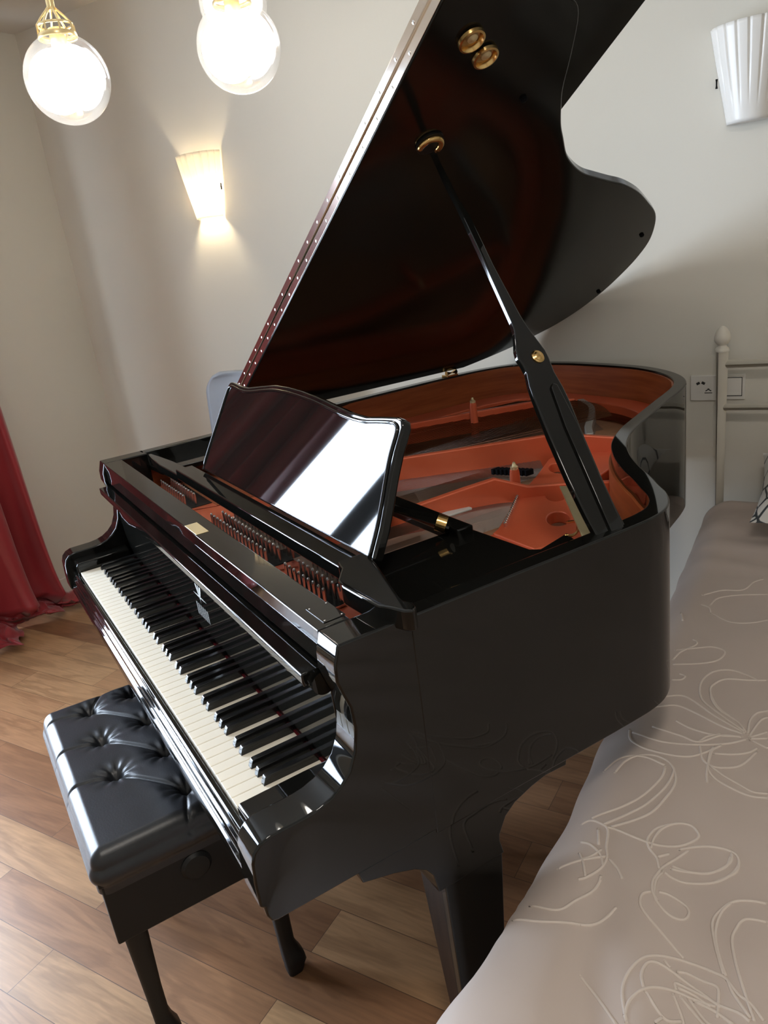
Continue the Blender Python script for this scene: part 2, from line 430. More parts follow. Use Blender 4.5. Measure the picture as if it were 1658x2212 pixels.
# ---------------------------------------------------------------- pendant lamps
def pendant(x, y, z, r, label, cord_to=HC):
    t = empty('pendant_lamp', (x, y, z), label, 'pendant lamp', 'glass globe pendant lamps')
    prof = []
    for i in range(25):
        a = -PI / 2 + (PI / 2 + PI / 2 - 0.42) * i / 24
        prof.append((r * math.cos(a), r * math.sin(a)))
    g = lathe('glass_globe', prof, (x, y, z), GLOBE, t, n=48, angle=180, cap=False)
    rt = r * math.cos(PI / 2 - 0.42); zt = z + r * math.sin(PI / 2 - 0.42)
    # gold cap with an open crown of ribs
    cap = lathe('cap', [(rt * 1.10, -0.004), (rt * 1.14, 0.0), (rt * 1.10, 0.006), (rt * 0.98, 0.008), (rt * 0.96, 0.004)], (x, y, zt), GOLDLAMP, t, cap=False)
    c2 = lathe('cap_band', [(rt * 1.02, 0.0), (rt * 1.02, 0.005)], (x, y, zt + 0.020), GOLDLAMP, cap, cap=False)
    c2.modifiers.new('s', 'SOLIDIFY').thickness = 0.003
    V = []; F = []
    for k in range(8):
        a = 2 * PI * k / 8
        ps = [(x + math.cos(a) * q, y + math.sin(a) * q, zt + h) for q, h in ((rt * 1.06, 0.004), (rt * 1.04, 0.022), (rt * 0.72, 0.036), (rt * 0.34, 0.050), (0.007, 0.056))]
        v, f = tubevf(ps, 0.0022, 6); kk = len(V); V += v; F += [tuple(i + kk for i in q) for q in f]
    mesh('cap_ribs', V, F, GOLDLAMP, cap, smooth=True)
    lathe('stem', [(0.010, 0.050), (0.0085, 0.056), (0.0085, 0.088), (0.006, 0.090)], (x, y, zt), GOLDLAMP, t)
    tube('cord', [(x, y, zt + 0.085), (x, y, cord_to)], 0.0042, WIRE, t, n=8)
    lathe('canopy', [(0.055, 0.0), (0.055, -0.012), (0.03, -0.03), (0.006, -0.034)], (x, y, cord_to), GOLDLAMP, t)
    bp = []
    rb = r * 0.64
    for i in range(17):
        a = -PI / 2 + PI * i / 16
        bp.append((rb * math.cos(a), rb * 1.12 * math.sin(a)))
    lathe('bulb', bp, (x - 0.010, y - 0.020, z - 0.002), BULB, t, n=32, angle=180)
    lathe('bulb_holder', [(0.017, 0), (0.017, 0.034)], (x, y, z + rb * 1.12), GOLDLAMP, t)
    local_to(t)
    return t
PEND = [(-0.433, 0.231, 1.899, 0.0900, 'lit glass globe pendant lamp over the piano, its gold cap fully in view'),
        (-0.253, 0.569, 1.918, 0.0915, 'lit glass globe pendant lamp hanging in front of the half-hidden third globe'),
        (-0.788, 0.808, 2.164, 0.0950, 'lit glass globe pendant lamp cut by the top edge, behind another globe')]
for x, y, z, r, lab in PEND:
    pendant(x, y, z, r, lab)

# ---------------------------------------------------------------- wall sconces
def sconce(d0, lab, lit):
    """half-round fluted uplighter; d0 = centre along the back wall"""
    t = empty('wall_sconce', rm(d0, 0, 1.79), lab, 'wall lamp', 'fluted ceramic wall lamps')
    zt, zb = 1.925, 1.672
    def f(u, v):
        a = PI * u
        z = zb + (zt - zb) * v
        hw = 0.064 + (0.108 - 0.064) * v
        dp = 0.060 + (0.088 - 0.060) * v
        rib = 0.0052 * max(0.0, min(1.0, (v - 0.16) / 0.5)) * (min(1.0, abs(math.sin(a * 10.0)) * 1.8)) * 0.9
        return rm(d0 - math.cos(a) * (hw + rib * 0.6), 0.004 + math.sin(a) * (dp + rib) ** 1.0 , z)
    sh = grid('shade', f, 400, 24, CERAM if not lit else SHADELIT, t, solid=0.003)
    # closing plate at the lower end
    V = [f(i / 60, 0) for i in range(61)]
    if not lit:
        mesh('shade_base', V + [v + Vector((0, 0, 0.006)) for v in V],
             [tuple(range(61)), tuple(range(61, 122))] + [(i, i + 1, 61 + i + 1, 61 + i) for i in range(60)] + [(60, 0, 61, 121)], CERAM, sh)
    rbox('back_plate', d0 - 0.045, d0 + 0.045, 0.0, 0.006, 1.70, 1.86, WHITEM, t, bevel=0.001)
    tube('side_knob', [rm(d0 - 0.094 if not lit else d0 + 0.088, 0.010, 1.800), rm(d0 - 0.094 if not lit else d0 + 0.088, 0.010, 1.775)], 0.0035, SATIN, t, n=8)
    b = lathe('bulb', [(0.001, -0.03), (0.017, -0.024), (0.022, 0), (0.018, 0.025), (0.001, 0.036)], rm(d0, 0.045, 1.765), SCLIT if lit else CERAM, t, n=16)
    lathe('bulb_holder', [(0.015, 0), (0.015, 0.05)], rm(d0, 0.045, 1.80), WHITEM, t, n=16)
    local_to(t)
    return t
SHADELIT = bpy.data.materials.new('glowing_ceramic')
_n, _l = nodes_of(SHADELIT); _n.remove(_n['Principled BSDF'])
_t = _n.new('ShaderNodeBsdfTranslucent'); _t.inputs['Color'].default_value = (1.0, 0.96, 0.88, 1)
_d = _n.new('ShaderNodeBsdfDiffuse'); _d.inputs['Color'].default_value = (0.85, 0.82, 0.76, 1)
_m = _n.new('ShaderNodeMixShader'); _m.inputs['Fac'].default_value = 0.35
_l.new(_t.outputs[0], _m.inputs[1]); _l.new(_d.outputs[0], _m.inputs[2]); _l.new(_m.outputs[0], _n['Material Output'].inputs['Surface'])
sconce(0.975, 'glowing fluted wall lamp, warm light spilling onto the wall near the room corner', True)
sconce(3.085, 'unlit white fluted wall lamp high above the bed', False)

# ---------------------------------------------------------------- socket and switch behind the bed post
def wall_plate(d0, d1, z0, z1, lab, cat, name, kind):
    c = (d0 + d1) / 2
    t = empty(name, rm(c, 0, z0), lab, cat)
    rbox('face_plate', d0, d1, 0.0, 0.009, z0, z1, PLAST, t, bevel=0.002)
    if kind == 'socket':
        for dx, dz, w, h, r in ((-0.017, 0.058, 0.0055, 0.004, 0.5), (-0.001, 0.059, 0.0055, 0.004, -0.5), (0.012, 0.036, 0.007, 0.0015, 0.6), (0.018, 0.036, 0.007, 0.0015, -0.6), (0.015, 0.026, 0.012, 0.0012, 0)):
            p = rm(c + dx, 0.009, z0 + dz)
            a = DV * math.cos(r) + Vector((0, 0, math.sin(r))); b = Vector((0, 0, math.cos(r))) - DV * math.sin(r)
            obox('pin_slot', p - a * w - b * h, a * 2 * w, b * 2 * h, EV * 0.0008, DARKP, t, bevel=0)
    else:
        rbox('rocker', d0 + 0.010, d1 - 0.010, 0.009, 0.013, z0 + 0.014, z1 - 0.012, PLAST, t, bevel=0.0015)
        rbox('rocker_gap', d0 + 0.008, d1 - 0.008, 0.0085, 0.0098, z0 + 0.011, z1 - 0.010, DARKP, t)
    local_to(t)
wall_plate(2.924, 3.006, 0.850, 0.934, 'white wall socket plate left of the bed post, next to the switch', 'socket', 'wall_socket', 'socket')
wall_plate(3.008, 3.090, 0.853, 0.936, 'white rocker light switch half hidden behind the bed post', 'light switch', 'light_switch', 'switch')

# ---------------------------------------------------------------- bed
bed = empty('bed', rm(3.80, 1.1, 0), 'bed with cream metal headboard of round posts and rails against the wall', 'bed')
def post(d, e, ztop, nm='headboard_post'):
    p = tube(nm, [rm(d, e, 0), rm(d, e, ztop)], 0.0185, BEDMET, bed, n=24)
    lathe('finial', [(0.0205, 0), (0.0215, 0.004), (0.020, 0.010), (0.0135, 0.016), (0.0125, 0.020), (0.019, 0.026), (0.0245, 0.036), (0.0245, 0.046), (0.0205, 0.060), (0.013, 0.072), (0.005, 0.078), (0.001, 0.079)], rm(d, e, ztop), BEDMET, p, n=28)
HB0, HB1 = 3.030, 4.62
post(HB0, 0.085, 1.024); post(HB1, 0.085, 1.024)
tube('headboard_rail', [rm(HB0, 0.085, 0.984), rm(HB1, 0.085, 0.984)], 0.0135, BEDMET, bed)
tube('headboard_rail', [rm(HB0, 0.085, 0.846), rm(HB1, 0.085, 0.846)], 0.0115, BEDMET, bed)
for k in range(5):
    d = HB0 + 0.27 + 0.262 * k
    tube('headboard_spindle', [rm(d, 0.085, 0.30), rm(d, 0.085, 0.846)], 0.0075, BEDMET, bed, n=10)
tube('headboard_rail', [rm(HB0, 0.085, 0.30), rm(HB1, 0.085, 0.30)], 0.0115, BEDMET, bed)
for d in (HB0 + 0.03, HB1 - 0.03):
    rbox('side_rail', d - 0.015, d + 0.015, 0.10, 2.10, 0.20, 0.26, BEDMET, bed, bevel=0.004)
    tube('bed_leg', [rm(d, 2.05, 0), rm(d, 2.05, 0.24)], 0.018, BEDMET, bed, n=16)
rbox('mattress', 3.06, 4.60, 0.115, 2.10, 0.262, 0.470, MATTR, bed, bevel=0.03)
local_to(bed)

# ---------------------------------------------------------------- blanket
BD0, BE1 = 3.075, 2.10      # inset edges where the cloth starts to fold down
def top_z(d, e):
    p = Vector((d, e, 0))
    z = 0.498
    z += 0.012 * noise.noise(p * 2.3) + 0.008 * noise.noise(p * 5.1 + Vector((3, 1, 0))) + 0.003 * noise.noise(Vector((d * 9, e * 5, 7)))
    hd = max(0.0, 1 - e / 0.75)
    z += 0.030 * hd * hd * (3 - 2 * hd) + hd * 0.026 * noise.noise(Vector((d * 5, e * 13, 2)))
    # long soft creases running to the foot end
    ft = max(0.0, min(1.0, (e - 1.62) / 0.4))
    z += ft * 0.016 * math.sin((d - 0.22 * e) * 46) * (0.5 + 0.5 * noise.noise(Vector((d * 5, e, 4))))
    return z
def LEGW(e):      # the cloth is pressed back where the piano leg stands
    return min(1.0, 1.25 * math.exp(-((e - 1.86) / 0.11) ** 2))
def blanket_q(qd, qe):
    """point of the cloth whose unfolded position is (qd, qe)"""
    nd = max(qd, BD0); ne = min(qe, BE1)
    vd = qd - nd; ve = qe - ne
    L = math.hypot(vd, ve)
    z = top_z(nd, ne)
    if L < 1e-6:
        return rm(qd, qe, z)
    ud, ue = vd / L, ve / L
    r = 0.085
    if L < PI * r / 2:
        h = r * math.sin(L / r); g = r * (1 - math.cos(L / r))
    else:
        x = L - PI * r / 2; h = r + 0.10 * x; g = r + x * 0.992
    s = (qe if abs(ud) > abs(ue) else qd)
    an = math.atan2(ue, -ud)
    k = min(1.0, max(0.0, (L - 0.06) / 0.30))
    foot = 0.35 + 0.65 * max(0.0, min(1.0, (qe - 1.1) / 0.8))
    fold = k * foot * (0.030 * math.sin(s * 15 + an * 5.0) + 0.014 * math.sin(s * 37 + an * 9 + 1.3))
    h += fold + 0.07 * k * foot
    sp = max(0.0, min(1.0, (ne - 1.70) / 0.35)); sp = sp * sp * (3 - 2 * sp)
    return rm(nd + ud * h - (0.045 * sp if ud < 0 else 0) * min(1, L / 0.06) + LEGW(ne + ue * h) * max(0.0, 2.975 - (nd + ud * h - (0.045 * sp if ud < 0 else 0))), ne + ue * h, z - g)
blank = grid('blanket', lambda u, v: blanket_q(2.63 + 1.95 * u, 0.105 + (2.55 - 0.105) * v), 190, 240, BLANK, solid=0.004)
tag(blank, 'taupe blanket with cream scribbled floral loops, spread over the bed and hanging down its side', 'blanket')
LINES = [[(3248,1319),(3229,1291),(3194,1263),(3177,1235),(3168,1207)],[(3249,1323),(3213,1293),(3163,1244),(3149,1214)],[(3248,1331),(3206,1319),(3147,1284),(3112,1271),(3081,1286),(3049,1310)],[(3247,1327),(3191,1289),(3128,1235),(3094,1240),(3065,1263)],[(3247,1339),(3200,1352),(3157,1345),(3122,1326)],[(3247,1342),(3210,1349),(3174,1384),(3141,1374),(3083,1360)],[(3255,1343),(3223,1372),(3176,1393),(3126,1404),(3092,1402),(3051,1388)],[(3042,1375),(3049,1404),(3062,1423),(3091,1438),(3133,1442),(3165,1436),(3189,1415),(3214,1381)],[(3253,1329),(3252,1279),(3261,1247),(3280,1231)],[(3256,1335),(3264,1294),(3271,1268),(3282,1254)],[(3256,1339),(3286,1305)],[(3257,1342),(3288,1327)],[(3259,1345),(3291,1359)],[(3174,1384),(3185,1362),(3207,1346)],[(3201,1389),(3198,1419),(3202,1459),(3218,1482),(3248,1496),(3276,1502),(3303,1496)],[(3200,1446),(3226,1466),(3255,1480),(3278,1490),(3302,1485)],[(3206,1497),(3201,1466),(3200,1418),(3202,1392)],[(3177,1391),(3188,1433),(3206,1449),(3229,1445),(3253,1426),(3274,1376)],[(3203,1412),(3236,1401),(3260,1385),(3273,1366)],[(3024,1513),(3044,1481),(3068,1466),(3096,1463),(3130,1476)],[(3050,1521),(3060,1486),(3079,1462),(3107,1453),(3134,1464),(3151,1492),(3156,1523),(3148,1560),(3134,1599),(3110,1629),(3079,1658)],[(3132,1479),(3131,1513),(3111,1566),(3077,1613),(3042,1644)],[(3139,1469),(3148,1486),(3143,1531),(3122,1583),(3096,1620),(3067,1656)],[(3024,1657),(3040,1649),(3061,1655),(3076,1666),(3083,1702),(3090,1726),(3087,1750),(3071,1777),(3062,1784)],[(3072,1661),(3089,1661),(3134,1669),(3159,1668),(3185,1658),(3205,1641),(3213,1624),(3198,1608),(3175,1612),(3157,1630),(3149,1656),(3149,1680)],[(3170,1614),(3148,1634),(3140,1662),(3147,1681),(3161,1696),(3169,1716)],[(3161,1694),(3177,1678)],[(3188,1664),(3216,1647),(3246,1639),(3270,1643),(3277,1660),(3274,1681),(3250,1707)],[(3166,1743),(3173,1711),(3190,1681),(3203,1660)],[(3265,1642),(3264,1665),(3240,1693),(3209,1701),(3185,1701)],[(3038,1702),(3058,1707),(3078,1723),(3089,1744)],[(3050,1745),(3066,1733),(3078,1712)],[(3060,1667),(3071,1704)],[(3091,1725),(3110,1741),(3123,1760)],[(3046,1728),(3059,1749),(3070,1775)],[(3176,1718),(3170,1738),(3171,1759),(3176,1778),(3191,1792),(3206,1797),(3220,1792),(3224,1779),(3219,1768),(3204,1761),(3189,1759),(3178,1762)],[(3172,1717),(3166,1742),(3169,1765),(3180,1780)],[(3176,1718),(3191,1724),(3212,1723),(3248,1709),(3269,1686),(3277,1661),(3274,1647)],[(3184,1707),(3209,1702),(3240,1692),(3260,1673),(3264,1651)],[(3169,1767),(3158,1778),(3158,1795),(3167,1811),(3193,1832),(3214,1847),(3231,1859)],[(3323,1723),(3300,1727),(3278,1738),(3262,1763),(3257,1785),(3265,1818),(3275,1846),(3283,1866)],[(3277,1740),(3267,1758),(3263,1784),(3265,1810),(3276,1845),(3286,1868)],[(3327,1758),(3298,1765),(3288,1788),(3286,1809),(3294,1841),(3304,1869),(3316,1899),(3326,1923)],[(3185,1988),(3172,1956),(3168,1935),(3172,1913),(3183,1890),(3201,1875),(3223,1865),(3247,1862),(3272,1866),(3288,1873),(3297,1890),(3321,1920)],[(3194,1934),(3187,1915),(3190,1895),(3201,1887),(3219,1888),(3243,1895),(3265,1903),(3286,1915)],[(3180,1979),(3181,1959),(3191,1939),(3208,1924),(3231,1915),(3252,1914),(3280,1915)],[(3226,1885),(3239,1880),(3259,1883),(3278,1887),(3282,1906),(3284,1930)],[(3231,1913),(3228,1903),(3243,1902),(3265,1905),(3284,1912),(3307,1917),(3321,1925)],[(3230,1908),(3251,1908),(3274,1917)],[(3288,1873),(3304,1891),(3319,1900),(3336,1918)],[(3228,1920),(3244,1946),(3249,1959)],[(3236,1918),(3255,1932),(3274,1947)],[(3245,1914),(3270,1937),(3282,1943)],[(3253,1916),(3278,1921),(3303,1934)],[(3208,1877),(3218,1884)],[(3195,1935),(3225,1961),(3245,1952)],[(3216,1974),(3223,1961)],[(3073,1820),(3087,1797),(3093,1771)],[(3086,1862),(3103,1853),(3117,1837),(3128,1815)],[(3108,1936),(3138,1958),(3174,1993)],[(3068,1055),(3112,1033),(3146,1018),(3173,1029),(3164,1070),(3133,1095),(3076,1114)],[(3072,1096),(3083,1058),(3107,1023),(3109,1005),(3099,997)],[(3084,1177),(3104,1170),(3109,1154),(3096,1148)],[(3269,1111),(3236,1124),(3189,1141),(3170,1169),(3166,1193),(3176,1226),(3194,1258),(3215,1278)],[(3252,1120),(3223,1105),(3192,1101),(3161,1122),(3146,1159),(3146,1197),(3156,1233),(3178,1260),(3200,1280)],[(3116,842),(3163,874),(3209,869),(3245,849)],[(3087,807),(3107,816),(3115,842)],[(3107,806),(3120,758),(3164,726),(3232,702)],[(3081,754),(3122,712),(3171,694),(3191,641),(3213,614)],[(3047,857),(3060,904)],[(3000,1872),(3037,1878),(3065,1871),(3102,1853),(3120,1833),(3127,1815)],[(3013,1844),(3053,1851),(3070,1825),(3090,1790),(3091,1764)],[(3018,1763),(3058,1742),(3088,1724)]]
V = []; F = []
for ln in LINES:
    cp = catmull([(a / 1000.0, b / 1000.0, 0) for a, b in ln], 7)
    for dup in range(1):
        ps = [blanket_q(p.x, p.y) + Vector((0, 0, 0.0016)) for p in cp]
        v, f = tubevf(ps, 0.0026, 6); k = len(V); V += v; F += [tuple(i + k for i in q) for q in f]
emb = mesh('stitching', V, F, EMBR, blank, smooth='all')
emb['label'] = 'cream stitched loops'; emb['kind'] = 'stuff'

# ---------------------------------------------------------------- patterned pillow at the head end
PILM = pbr('pillow_print', (0.60, 0.58, 0.54), 0.75, sheen=0.1)
def pillow_mat():
    n, l = nodes_of(PILM); b = n['Principled BSDF']
    tc = n.new('ShaderNodeTexCoord'); mp = n.new('ShaderNodeMapping'); mp.inputs['Scale'].default_value = (1, 1, 1)
    v = n.new('ShaderNodeTexVoronoi'); v.feature = 'DISTANCE_TO_EDGE'; v.inputs['Scale'].default_value = 13
    no = n.new('ShaderNodeTexNoise'); no.inputs['Scale'].default_value = 6
    mixv = n.new('ShaderNodeVectorMath'); mixv.operation = 'MULTIPLY_ADD'; mixv.inputs[1].default_value = (0.12, 0.12, 0.12)
    l.new(no.outputs['Color'], mixv.inputs[0]); l.new(tc.outputs['Object'], mixv.inputs[2]); l.new(tc.outputs['Object'], no.inputs['Vector'])
    l.new(mixv.outputs['Vector'], v.inputs['Vector'])
    rp = n.new('ShaderNodeValToRGB'); rp.color_ramp.interpolation = 'LINEAR'
    rp.color_ramp.elements[0].position = 0.035; rp.color_ramp.elements[0].color = (0.03, 0.035, 0.04, 1)
    rp.color_ramp.elements[1].position = 0.055; rp.color_ramp.elements[1].color = (0.62, 0.60, 0.56, 1)
    l.new(v.outputs['Distance'], rp.inputs['Fac']); l.new(rp.outputs['Color'], b.inputs['Base Color'])
pillow_mat()
PC = rm(3.510, 0.280, 0.650)
def pillow_pt(u, v):
    # closed puffy pad: u round the section, v along
    a = 2 * PI * u
    x = math.cos(a); y = v * 2 - 1
    px = max(-1, min(1, x * 1.25)); 
    edge = (1 - abs(y) ** 4) ** 0.5 if abs(y) < 1 else 0.0
    lim = (1 - 0.06 * (1 - abs(y) ** 2))
    sx = math.copysign(abs(x) ** 0.75, x) * lim
    sz = math.sin(a) * (1 - abs(x) ** 6) * edge
    pt = rm(0, 0) - rm(0, 0)
    w = noise.noise(Vector((x * 2, y * 2, math.sin(a)))) * 0.012
    loc = DV * (y * 0.352 * (1 - 0.05 * (1 - abs(sx) ** 2))) + EV * (sx * 0.165) + Vector((0, 0, sz * (0.078 + w)))
    loc.z += 0.32 * 0.0 - sx * 0.055
    return PC + loc
pil = grid('pillow', pillow_pt, 72, 60, PILM, closed_u=True)
tag(pil, 'white pillow with black branching lines, its corner showing at the head of the bed', 'pillow')

# ---------------------------------------------------------------- grey chair behind the piano
ch = empty('chair', rm(1.22, 0.45, 0), 'grey-blue chair with rounded backrest behind the far side of the piano', 'chair')
def back_pt(u, v):
    # rounded-rectangle shell: u across, v up
    z = 0.47 + 0.575 * v
    hw = 0.245
    cr = 0.09
    top = 0.575
    yv = 0.575 * v
    w = hw
    if yv > top - cr: w = hw - cr + math.sqrt(max(0, cr * cr - (yv - (top - cr)) ** 2))
    w *= 0.90 + 0.10 * min(1, v * 2.2)
    x = (u * 2 - 1) * w
    bow = 0.05 * (abs(u * 2 - 1) ** 2)
    return rm(1.225 + x, 0.245 + bow - 0.05 * v, z)
grid('backrest', back_pt, 36, 44, CHAIRM, ch, solid=0.016)
def seat_pt(u, v):
    hw = 0.225; x = (u * 2 - 1) * hw * (1 - 0.12 * v ** 4)
    return rm(1.225 + x, 0.25 + 0.44 * v, 0.455 + 0.02 * abs(u * 2 - 1) ** 2 - 0.012 * v * v)
grid('seat', seat_pt, 24, 24, CHAIRM, ch, solid=0.016)
for sd in (-1, 1):
    for e, e2 in ((0.27, 0.22), (0.64, 0.70)):
        tube('leg', [rm(1.225 + sd * 0.17, e, 0.445), rm(1.225 + sd * 0.205, e2, 0.0)], 0.011, STEEL, ch, n=12)
local_to(ch)
# ================================================================ GRAND PIANO
XO, ZR = 0.724, 0.998
pia = empty('grand_piano', (0, 0.9, 0), 'glossy black grand piano with its lid propped open and bronze plate showing', 'piano')

# case outline (plan), from the front of the bass side round the tail to the front of the treble side
OUT = [(-0.724, 0.25), (-0.733, 0.55), (-0.742, 0.85), (-0.750, 1.15), (-0.752, 1.38), (-0.738, 1.52), (-0.695, 1.63), (-0.615, 1.702), (-0.500, 1.742),
       (-0.390, 1.757), (-0.216, 1.764), (-0.095, 1.740), (0.010, 1.690), (0.085, 1.625), (0.137, 1.545), (0.200, 1.405), (0.262, 1.268),
       (0.318, 1.148), (0.382, 1.052), (0.453, 0.983), (0.519, 0.934), (0.572, 0.901), (0.619, 0.869), (0.658, 0.843), (0.690, 0.812),
       (0.712, 0.775), (0.722, 0.735), (0.725, 0.68), (0.725, 0.55), (0.724, 0.40), (0.724, 0.25)]
OC = [(p.x, p.y) for p in catmull([(a, b, 0) for a, b in OUT], 6)]
def ring_wall(name, outer, inner, zb, zt, mat, parent, bevel=0.003):
    """wall of varying height between two open plan curves; zb, zt are functions of the outer point"""
    n = len(outer); V = []
    for (ox, oy), (ix, iy) in zip(outer, inner):
        b, t = zb(ox, oy), zt(ox, oy)
        V += [(ox, oy, b), (ox, oy, t), (ix, iy, t), (ix, iy, b)]
    F = []
    for i in range(n - 1):
        a = 4 * i; c = 4 * (i + 1)
        for k in range(4):
            k2 = (k + 1) % 4
            F.append((a + k, a + k2, c + k2, c + k))
    F.append((3, 2, 1, 0)); e = 4 * (n - 1); F.append((e, e + 1, e + 2, e + 3))
    return mesh(name, V, F, mat, parent, smooth=True, bevel=bevel, angle=40)
RIMI = offset2(OC, -0.034)
INNI = offset2(OC, -0.040)
rim = ring_wall('rim', OC, RIMI, lambda x, y: 0.630, lambda x, y: ZR, LAC, pia)
def inner_top(x, y):
    if x < -0.5 and y < 0.95: return 0.955 + 0.037 * max(0, min(1, (y - 0.7) / 0.25))
    if x > 0.1 and y < 1.35: return 0.962
    if x > 0.05: return 0.962 + 0.030 * min(1, max(0, (y - 1.35) / 0.3))
    return 0.992
ring_wall('inner_rim', offset2(OC, -0.0335), INNI, lambda x, y: 0.79, inner_top, MAHOG, pia, bevel=0.001)
# black lip inside the treble curve
# floor of the body: soundboard
def inside(off, y0):
    pts = [q for q in offset2(OC, -off) if q[1] > y0]
    return pts
sb = inside(0.036, 0.40)
mesh('soundboard', [(x, y, 0.812) for x, y in sb] + [(x, y, 0.802) for x, y in sb], [tuple(range(len(sb))), tuple(range(len(sb), 2 * len(sb)))], SPRUCE, pia)
# bottom of the case
bt = inside(0.03, 0.20)
mesh('keybed', *boxvf(-0.68, 0.68, -0.012, 0.52, 0.640, 0.700), SATIN, pia)
# --- arms (cheeks)
ARM = [(-0.012, 0.638), (-0.020, 0.641), (-0.025, 0.653), (-0.026, 0.668), (-0.031, 0.672), (-0.031, 0.709), (-0.029, 0.742), (-0.024, 0.757), (-0.014, 0.767), (0.0, 0.7725),
       (0.03, 0.773), (0.055, 0.7735), (0.075, 0.776), (0.094, 0.782), (0.112, 0.793), (0.127, 0.808), (0.139, 0.834), (0.1455, 0.868), (0.1435, 0.902),
       (0.135, 0.928), (0.130, 0.946), (0.131, 0.970), (0.137, 0.989), (0.1395, 0.998), (0.262, 0.998), (0.262, 0.638)]
for sx in (1, -1):
    a, b = (0.667, XO - 0.0004) if sx > 0 else (-XO + 0.0004, -0.667)
    prism('arm', ARM, a, b, LAC, 'x', pia, bevel=0.0035, seg=4, angle=35)
    # key block
    a, b = (0.6125, 0.6675) if sx > 0 else (-0.6675, -0.6125)
    prism('key_block', [(-0.006, 0.66), (-0.006, 0.748), (-0.002, 0.755), (0.10, 0.757), (0.140, 0.757), (0.140, 0.66)], a, b, LAC, 'x', pia, bevel=0.003)
# --- keyslip with mouldings
KS = [(-0.0035, 0.645), (-0.0035, 0.7235), (-0.011, 0.7235), (-0.014, 0.720), (-0.0145, 0.706), (-0.0185, 0.702), (-0.0200, 0.697), (-0.0200, 0.683),
      (-0.0245, 0.679), (-0.0262, 0.673), (-0.0262, 0.661), (-0.022, 0.655), (-0.018, 0.645)]
prism('keyslip', KS, -0.667, 0.667, LAC, 'x', pia, bevel=0.0012, seg=3, angle=20)
# --- keyboard: 52 white and 36 black keys
kb = box('keyboard', -0.611, 0.611, 0.004, 0.155, 0.700, 0.708, KEYWOOD, pia, bevel=0)
KW = 0.0235
wv = [(0, 0.000), (KW - 0.0011, 0.000), (KW - 0.0011, 0.162), (0, 0.162)]
wk = prism('white_key', [(-KW / 2 + 0.00055, 0.0), (KW / 2 - 0.00055, 0.0), (KW / 2 - 0.00055, 0.158), (-KW / 2 + 0.00055, 0.158)], 0.7085, 0.730, IVORY, 'z', kb, bevel=0.0011, seg=2)
def black_mesh():
    w0, w1 = 0.0063, 0.0053
    V = []
    st = [(0.0495, 0.7295, 0.0, 0), (0.0505, 0.7335, 0.0, 0), (0.0545, 0.7425, 0, 1), (0.0575, 0.7440, 0, 1), (0.1475, 0.7450, 0, 1)]
    for y, z, _, k in st:
        wt = w1 if k else w0 * 0.97
        V += [(-w0, y, 0.728), (w0, y, 0.728), (wt, y, z), (-wt, y, z)]
    F = [(0, 1, 2, 3)]
    for i in range(len(st) - 1):
        a = 4 * i; c = a + 4
        for k in range(4):
            F.append((a + k, a + (k + 1) % 4, c + (k + 1) % 4, c + k))
    F.append((16, 19, 18, 17))
    return mesh('black_key', V, F, EBONY, kb, bevel=0.0009, seg=2)
bkm = black_mesh()
first = True
for i in range(52):
    x = -0.611 + KW * (i + 0.5)
    if i == 0: wk.location = (x, 0, 0)
    else:
        c = wk.copy(); COL.objects.link(c); c.parent = kb; c.location = (x, 0, 0)
names = 'ABCDEFG'
for i in range(1, 52):
    left = names[(i - 1) % 7]            # white key below this boundary
    if left in 'CDFGA':
        off = {'C': -0.0018, 'D': 0.0018, 'F': -0.0022, 'G': 0, 'A': 0.0022}[left]
        x = -0.611 + KW * i + off
        if first: bkm.location = (x, 0, 0); first = False
        else:
            c = bkm.copy(); COL.objects.link(c); c.parent = kb; c.location = (x, 0, 0)
box('key_felt', -0.612, 0.612, 0.1435, 0.1472, 0.7302, 0.7345, REDFELT, kb, bevel=0.0008)
# --- fallboard, open, with its rounded rail
FB = [(0.1475, 0.7335), (0.1445, 0.921), (0.160, 0.921), (0.160, 0.736)]
fb = prism('fallboard', FB, -0.664, 0.664, LAC, 'x', pia, bevel=0.0015)
RAIL = []
for k in range(13):
    a = PI / 2 + PI * k / 12
    RAIL.append((0.1205 + 0.0105 * math.cos(a), 0.9245 + 0.0105 * math.sin(a)))
RAIL += [(0.150, 0.914), (0.150, 0.935)]
prism('fallboard_rail', [(0.1120, 0.913), (0.1105, 0.921), (0.1105, 0.9345), (0.150, 0.9345), (0.150, 0.913)], -0.664, 0.652, LAC, 'x', fb, bevel=0.0022, angle=40)
tube('fallboard_pivot', [(0.652, 0.136, 0.918), (0.667, 0.136, 0.918)], 0.018, LAC, fb, n=24)
# printed crest and faded lettering on the fallboard
def fbp(x, t, o=0.0006):      # t = 0 bottom .. 1 top
    n = Vector((0, -1, -0.016)).normalized()
    return Vector((x, 0.1475 + (0.1445 - 0.1475) * t, 0.7335 + (0.918 - 0.7335) * t)) + n * o
CREST = pbr('silver_print', (0.45, 0.45, 0.43), 0.4, 0.4)
V = []; F = []
def leaf(p, q, w):
    k = len(V); d = Vector((q[0] - p[0], q[1] - p[1])); nn = Vector((-d.y, d.x)).normalized() * w
    for a, s in ((0, 0), (0.35, 1), (0.7, 0.8), (1, 0), (0.7, -0.8), (0.35, -1)):
        V.append(fbp(p[0] + d.x * a + nn.x * s, p[1] + d.y * a + nn.y * s * 5))
    F.append(tuple(range(k, k + 6)))
leaf((0.045, 0.48), (0.020, 0.86), 0.0045); leaf((0.045, 0.48), (0.075, 0.84), 0.0045); leaf((0.045, 0.44), (0.050, 0.95), 0.003)
leaf((0.0, 0.52), (0.09, 0.52), 0.0022)
mesh('crest', V, F, CREST, fb)
V = []; F = []
